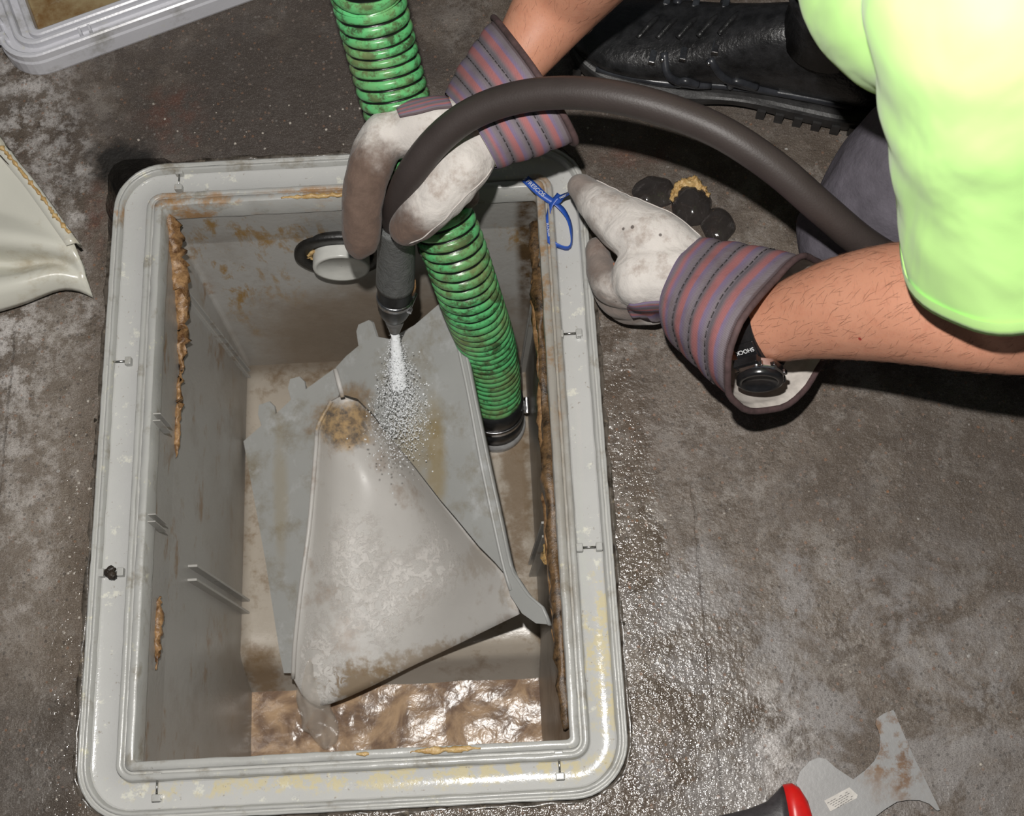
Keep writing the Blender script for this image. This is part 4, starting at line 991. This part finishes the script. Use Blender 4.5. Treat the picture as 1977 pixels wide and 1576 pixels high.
# ================================================================ BLUE RIBBON
rb_ = empty('ribbon', P(1070, 400, -.005), 'blue lettered ribbon looped on the rim, pinched by the right glove', 'ribbon')
m = MT('ribbon_blue', .4, 0, .5); v_ = m.obj(); m.col(m.mix(m.noise(60, 4, .6, v_), (.015, .06, .33), (.03, .11, .48))); M_blue = m.m
def strip(pts, w, name='strap', lift=0):
    c = spline([tuple(P(*q[:3])) for q in pts], 40); ww = np.interp(np.linspace(0, 1, 40), np.linspace(0, 1, len(pts)), [q[3] for q in pts])
    rg = []
    for i in range(40):
        a, b = Vector(c[max(i-1, 0)]), Vector(c[min(i+1, 39)]); t = (b-a).normalized(); s_ = t.cross(Vector((0, 0, 1))).normalized()
        tw = ww[i]; q = Vector(c[i]); k = w/2; rg.append([q-s_*k*tw+Vector((0, 0, (1-tw)*k)), q, q+s_*k*tw-Vector((0, 0, (1-tw)*k))])
    V, Fc, U = ringsmesh(rg, False); return mods(link(name, mesh(V, Fc), M_blue, rb_), sol=.0006)
s1 = strip([(1014, 345, .008, 1), (1035, 365, .008, 1), (1052, 380, .006, .8), (1070, 390, .004, .7), (1086, 381, .012, .8), (1102, 370, .035, .8)], .0105, 'end_strap')
s2 = strip([(1080, 375, .008, .8), (1066, 392, .004, .7), (1060, 408, .001, .5), (1057, 425, -.001, .9), (1057, 445, -.002, 1), (1063, 466, -.001, .8), (1078, 475, -.002, .15), (1095, 480, -.003, .15), (1103, 472, -.002, .3), (1103, 448, -.001, .5), (1098, 425, .0, .6), (1086, 405, .0, .8), (1070, 390, .003, .7)], .0088, 'loop')
def ptext(s, size, a, b, z, parent):
    A, B = P(*a, z), P(*b, z); x = B-A; y = Vector((0, 0, 1)).cross(x); text(s, size, (A+B)/2, x, y, M_txt, parent, ext=.0001)
ptext('S FRESCOS', .0072, (1014, 346), (1048, 376), .0095, s1)
ptext('FRESCOS', .0044, (1062, 462), (1057, 425), .0002, s2)
ptext('FRESCOS', .0034, (1081, 383), (1100, 373), .022, s1)

# ================================================================ THREE DARK LUMPS by the right glove
m = MT('dark_lump', .12, 0, .6); v_ = m.obj(); c = m.mix(m.noise(35, 6, .7, v_), (.014, .011, .010), (.055, .048, .045)); c = m.mix(m.ramp(m.noise(28, 7, .75, v_, 1.5), [(.55, 0.), (.72, .7)]), c, (.16, .145, .14)); m.col(c); m.bump(m.noise(60, 4, .6, v_), .3, .004); M_lump = m.m
def lump(px, py, rx, ry, rz, lab):
    c = P(px, py, 0); rgs = []
    for i in range(11):
        ph = (math.pi/2)*i/10
        rgs.append([c+Vector((math.cos(a)*rx*math.cos(ph), math.sin(a)*ry*math.cos(ph), rz*math.sin(ph)-.0005))*1 for a in [2*math.pi*k/28 for k in range(28)]])
    rgs = [[q+mn.noise_vector(q*55)*.003 for q in r] for r in rgs]
    V, Fc, U = ringsmesh(rgs, True, (False, True)); return tag(link('grease_lump', mesh(V, Fc), M_lump, None, True, c), lab, 'lump')
lump(1262, 372, .026, .022, .008, 'smeared grey lump on the floor, nearest the thumb of the right glove')
l2 = lump(1335, 398, .024, .027, .016, 'black glossy round lump crusted orange on top, middle of three beside the glove')
lump(1385, 437, .020, .024, .012, 'dark lump with a white speck, last in the row above the striped cuff')
cst = blob([[(P(1298, 385, .004), .003), (P(1308, 366, .006), .005), (P(1330, 354, .007), .007), (P(1352, 364, .006), .006), (P(1366, 382, .004), .003)]], .0015, 2, .005, 160)
link('orange_crust', cst, M_fat3, l2)

# ================================================================ LEFT PLASTIC BAFFLE on the floor
M_cream = stained('cream_plastic', (.60, .59, .52), [((.33, .26, .15), 10, .56, .75)], .25, True, 8, .08)
lb = empty('baffle', P(40, 450, 0), 'cream plastic curved baffle lying on the floor at the left edge', 'baffle')
Gc = [[(-130, 120, .10), (-60, 190, .085), (0, 268, .060), (20, 292, .058)],
      [(-150, 290, .07), (-70, 320, .060), (10, 350, .052), (78, 368, .054)],
      [(-160, 400, .045), (-80, 400, .045), (20, 412, .046), (128, 446, .048)],
      [(-160, 415, .052), (-80, 415, .052), (20, 428, .050), (142, 468, .046)],
      [(-160, 460, .060), (-80, 460, .060), (20, 465, .056), (110, 478, .048), (154, 498, .040)],
      [(-160, 505, .012), (-80, 505, .012), (30, 512, .012), (110, 505, .024), (162, 522, .032)],
      [(-160, 560, .042), (-80, 555, .044), (30, 540, .042), (110, 525, .036), (170, 545, .022)],
      [(-160, 612, .028), (-80, 603, .028), (30, 575, .026), (110, 548, .024), (150, 552, .020), (178, 568, .008)],
      [(-160, 630, .016), (-80, 618, .015), (30, 590, .013), (110, 560, .014), (150, 560, .014), (180, 574, .006)]]
rows_ = np.array([spline([tuple(P(*q)) for q in r], 26) for r in Gc]); cols = [spline(rows_[:, j], 40) for j in range(26)]
rg = [[Vector(cols[j][i]) for j in range(26)] for i in range(40)]
V, Fc, U = ringsmesh(rg, False); mods(link('curved_panel', mesh(V, Fc), M_cream, lb), sol=.0045, off=0)
ed = [(-60, 160, .075), (0, 270, .062), (60, 345, .056), (100, 400, .052), (148, 468, .050)]
top_ = spline([tuple(P(*q)) for q in ed], 30); rr_ = []
for q in top_: q = Vector(q); rr_.append([q+Vector((-.011, -.004, .001)), q, q+Vector((.001, 0, -.012))])
V, Fc, U = ringsmesh(rr_, False); mods(link('edge_flange', mesh(V, Fc), M_cream, lb), sol=.003)
if 0: v, f, u = tube(spline([tuple(P(*q)) for q in [(140, 462, .048), (155, 500, .034), (168, 545, .02), (178, 572, .008)]], 16), [.003, .004, .004, .003]*4, 10)
fatp = spline([tuple(P(x, y, z+.0015)) for x, y, z in [(2, 282, .062), (40, 330, .058), (80, 378, .054), (105, 415, .052), (135, 450, .05)]], 50)
v, f, u = tube(fatp, [max(.0007, .0032*(.55+mn.noise(Vector((i*.55, 0, 0)))*1.3)) for i in range(50)], 10)
link('grease_deposit', mesh([Vector(q)+mn.noise_vector(Vector(q)*200)*.0015 for q in v], f), M_fat3, lb)
seamp = spline([tuple(P(*q)) for q in [(0, 300, .0625), (45, 350, .056), (95, 420, .051), (122, 450, .051)]], 20)
v, f, u = tube(seamp, .0007, 6); link('seam', mesh(v, f), M_dirt, lb)

# ================================================================ UPTURNED LID top left
lidm = stained('lid_plastic', (.62, .62, .66), [((.30, .29, .26), 16, .56, .74), ((.62, .61, .52), 40, .62, .7)], .28, True, 10, .2)
M_tan = stained('lid_inside', (.34, .26, .14), [((.20, .11, .04), 12, .48, .62), ((.36, .31, .22), 20, .58, .7)], .35, True, 9, .2)
A = P(62, 152, .0); Bv = (P(493, 0, 0)-P(76, 152, 0)); ux = Bv.normalized(); uy = Vector((-ux.y, ux.x, 0))
lid = empty('trap_lid', P(40, 130, 0), 'upturned grey plastic trap lid resting at the top left corner', 'lid')
O = P(76, 152, 0)-ux*.026
W_, D_ = .56, .74     # along ux, along uy
def lr(o, z, r0=.045):
    z = z*.78
    """rounded rectangle inset by o from the lid edge"""
    r = max(.006, r0-o*.85); x0, x1, y0, y1 = o, W_-o, o, D_-o; out = []
    for cx_, cy_, a0 in [(x1-r, y1-r, 0), (x0+r, y1-r, 90), (x0+r, y0+r, 180), (x1-r, y0+r, 270)]:
        for i in range(9):
            a = math.radians(a0+11.25*i); out.append(O+ux*(cx_+r*math.cos(a))+uy*(cy_+r*math.sin(a))+Vector((0, 0, z)))
    return out
lp = [(.001, .0), (.0, .004), (.0, .030), (.0015, .034), (.0015, .046), (.0035, .048), (.0065, .048), (.008, .046), (.0085, .036), (.010, .034), (.018, .034), (.0195, .036), (.020, .046), (.022, .048), (.0255, .048), (.027, .046), (.028, .030), (.036, .028), (.037, .036), (.039, .038), (.044, .038), (.046, .036), (.047, .018)]
V, Fc, U = ringsmesh([lr(o, z) for o, z in lp]); link('frame', mesh(V, Fc), lidm, lid, False)
rg = [lr(.0465, .019), lr(.048, .016), lr(.06, .016)]
V, Fc, U = ringsmesh(rg, True, (False, True)); link('inner_panel', mesh(V, Fc), M_tan, lid, False)
for k in range(1, 4): mods(link('rib', mesh(*box(O+ux*(.05+k*.12)+uy*(D_/2)+Vector((0, 0, .022)), (.005, D_-.1, .014), Matrix((ux, uy, Vector((0, 0, 1)))).transposed())), M_tan, lid, False), bev=.001)
R_ = Matrix((ux, uy, Vector((0, 0, 1)))).transposed()
lt = link('latch', mesh(*join([box(O+ux*.0+uy*.075+Vector((0, 0, .033)), (.024, .004, .016), R_), box(O+ux*.0+uy*.048+Vector((0, 0, .033)), (.024, .004, .016), R_), box(O-ux*.012+uy*.062+Vector((0, 0, .033)), (.004, .03, .016), R_)])), lidm, lid, False)
link('latch_pin', mesh(*join([tube([O+ux*.001+uy*.05+Vector((0, 0, .033)), O+ux*.001+uy*.073+Vector((0, 0, .033))], .005, 12)[:2], box(O+uy*.06+Vector((0, 0, .034)), (.014, .012, .008), R_)])), M_rub, lt, False)
for k in (.06, .24):
    link('clip', mesh(*join([box(O+ux*(.0+k*1.6)+uy*.014+Vector((0, 0, .033)), (.003, .010, .012), R_), box(O+ux*(.012+k*1.6)+uy*.014+Vector((0, 0, .033)), (.003, .010, .012), R_)])), lidm, lid, False)

# ================================================================ PAINTER'S SCRAPER bottom right
sc = empty('scraper', P(1640, 1500, 0), 'rusty metal scraper with a dark and red grip at the bottom right', 'scraper')
def zp(x, y): return (x/2.7194+1250, y/2.7194+1200)
outl_ = [zp(*q) for q in [(1290, 465), (1300, 480), (1345, 590), (1400, 715), (1440, 795), (1485, 885), (1536, 992), (1520, 994), (1480, 958), (1430, 940), (1370, 938), (1310, 948), (1250, 985), (1190, 1030), (1120, 1080), (900, 1110), (860, 1040), (845, 980), (800, 900), (780, 850), (800, 790), (850, 735), (900, 715), (935, 722), (990, 770), (1080, 830), (1140, 785), (1190, 735), (1218, 680), (1222, 610), (1212, 570), (1197, 540), (1203, 510), (1240, 485)]]
def blade_mat():
    m = MT('blade_steel', .38, .35, .5); v = m.obj(); c = m.mix(m.noise(18, 5, .6, v), (.29, .285, .28), (.42, .415, .41))
    rz = m.ma('MULTIPLY', m.zone(P(1720, 1450, .0)-P(1640, 1500, 0), (.035, .05, 1), .5, .5, 40, v), m.ramp(m.noise(60, 7, .7, v), [(.47, 0.), (.6, 1.)]))
    c = m.mix(m.ma('MULTIPLY', rz, .8), c, m.mix(m.noise(80, 4, .6, v), (.10, .035, .012), (.32, .17, .06)))
    m.col(c); m.bump(m.noise(200, 4, .6, v), .2, .0006); return m.m
flatplate(outl_, (Vector((0, 0, .006)), Vector((0, 0, 1))), 'blade', blade_mat(), sc, .0022)
st_ = flatplate([zp(*q) for q in [(928, 942), (1060, 872), (1104, 912), (1098, 930), (960, 998)]], (Vector((0, 0, .0068)), Vector((0, 0, 1))), 'sticker', plain('paper', (.60, .57, .53), .7, 0, 60, .15), sc, .0005)
M_ink = plain('ink', (.16, .15, .15), .7)
pr = []
for k in range(5):
    a = P(*zp(945+k*13, 955+k*6), .0072); b = P(*zp(1055+k*9, 893+k*7), .0072)
    for j in range(7):
        if random.random() < .8: pr.append(tube([a.lerp(b, j/7), a.lerp(b, j/7+.10)], .00035, 4)[:2])
link('fine_print', mesh(*join(pr)), M_ink, st_, False)
M_grip = plain('grip_rubber', (.045, .04, .043), .45, 0, 90, .3, .3); M_red = plain('red_plastic', (.62, .012, .01), .35, 0, 40, .15, .1)
def gripring(px1, px2, z, th, n=22):
    a, b = P(*px1, z), P(*px2, z); c = (a+b)/2; hw = (a-b).length/2; d = (a-b).normalized()
    return [c+d*math.cos(t)*hw+Vector((0, 0, math.sin(t)*th)) for t in [2*math.pi*k/n for k in range(n)]]
hr = [((1510, 1517), (1528, 1640)), ((1500, 1528), (1515, 1650)), ((1480, 1548), (1490, 1660)), ((1445, 1562), (1455, 1665)), ((1395, 1574), (1400, 1680)), ((1320, 1590), (1325, 1705)), ((1200, 1620), (1215, 1740)), ((1080, 1670), (1100, 1770))]
V, Fc, U = ringsmesh([gripring(a, b, .017, .014) for a, b in hr], True, (True, True)); link('grip', mesh(V, Fc), M_grip, sc)
hr = [((1562, 1560), (1570, 1632)), ((1558, 1545), (1566, 1636)), ((1542, 1520), (1555, 1640)), ((1528, 1512), (1542, 1642)), ((1511, 1515), (1527, 1642))]
V, Fc, U = ringsmesh([gripring(a, b, .017, .0145 if i > 1 else .012) for i, (a, b) in enumerate(hr)], True, (True, True)); link('grip_collar', mesh(V, Fc), M_red, sc)

# ================================================================ SMALL BITS
sh = flatplate([(100, 190), (106, 160), (112, 150), (122, 152), (126, 185), (122, 196)], (Vector((0, 0, .006)), Vector((0, .15, 1)).normalized()), 'plastic_shard', plain('shard_white', (.5, .51, .53), .3), None, .003)
tag(sh, 'small pale plastic shard on the floor below the lid corner', 'shard')
M_chip = plain('stone_chip', (.42, .38, .33), .5, 0, 60, .4, .4)
random.seed(21); parts = []
for k in range(240):
    if k < 120: px, py = random.gauss(1225, 45), random.uniform(900, 1576)
    elif k < 170: px, py = random.gauss(150, 22), random.uniform(700, 1560)
    elif k < 210: px, py = random.uniform(250, 1180), random.uniform(200, 290)
    else: px, py = random.uniform(1200, 1977), random.uniform(850, 1576)
    c = P(px, py, 0)
    if IX0-.064 < c.x < IX1+.064 and IY0-.064 < c.y < IY1+.064: continue
    r = random.uniform(.0006, .0018); V_, F_ = ico(Vector((0, 0, 0)), r, 1)
    parts.append(([Vector((v.x*random.uniform(.8, 1.3), v.y*random.uniform(.8, 1.3), v.z*.7))+c+Vector((0, 0, r*.3)) for v in V_], F_))
tag(link('grit', mesh(*join(parts)), M_chip, None, False, (.1, .2, 0)), 'loose pale grit scattered over the concrete around the trap', 'grit', None, 'stuff')
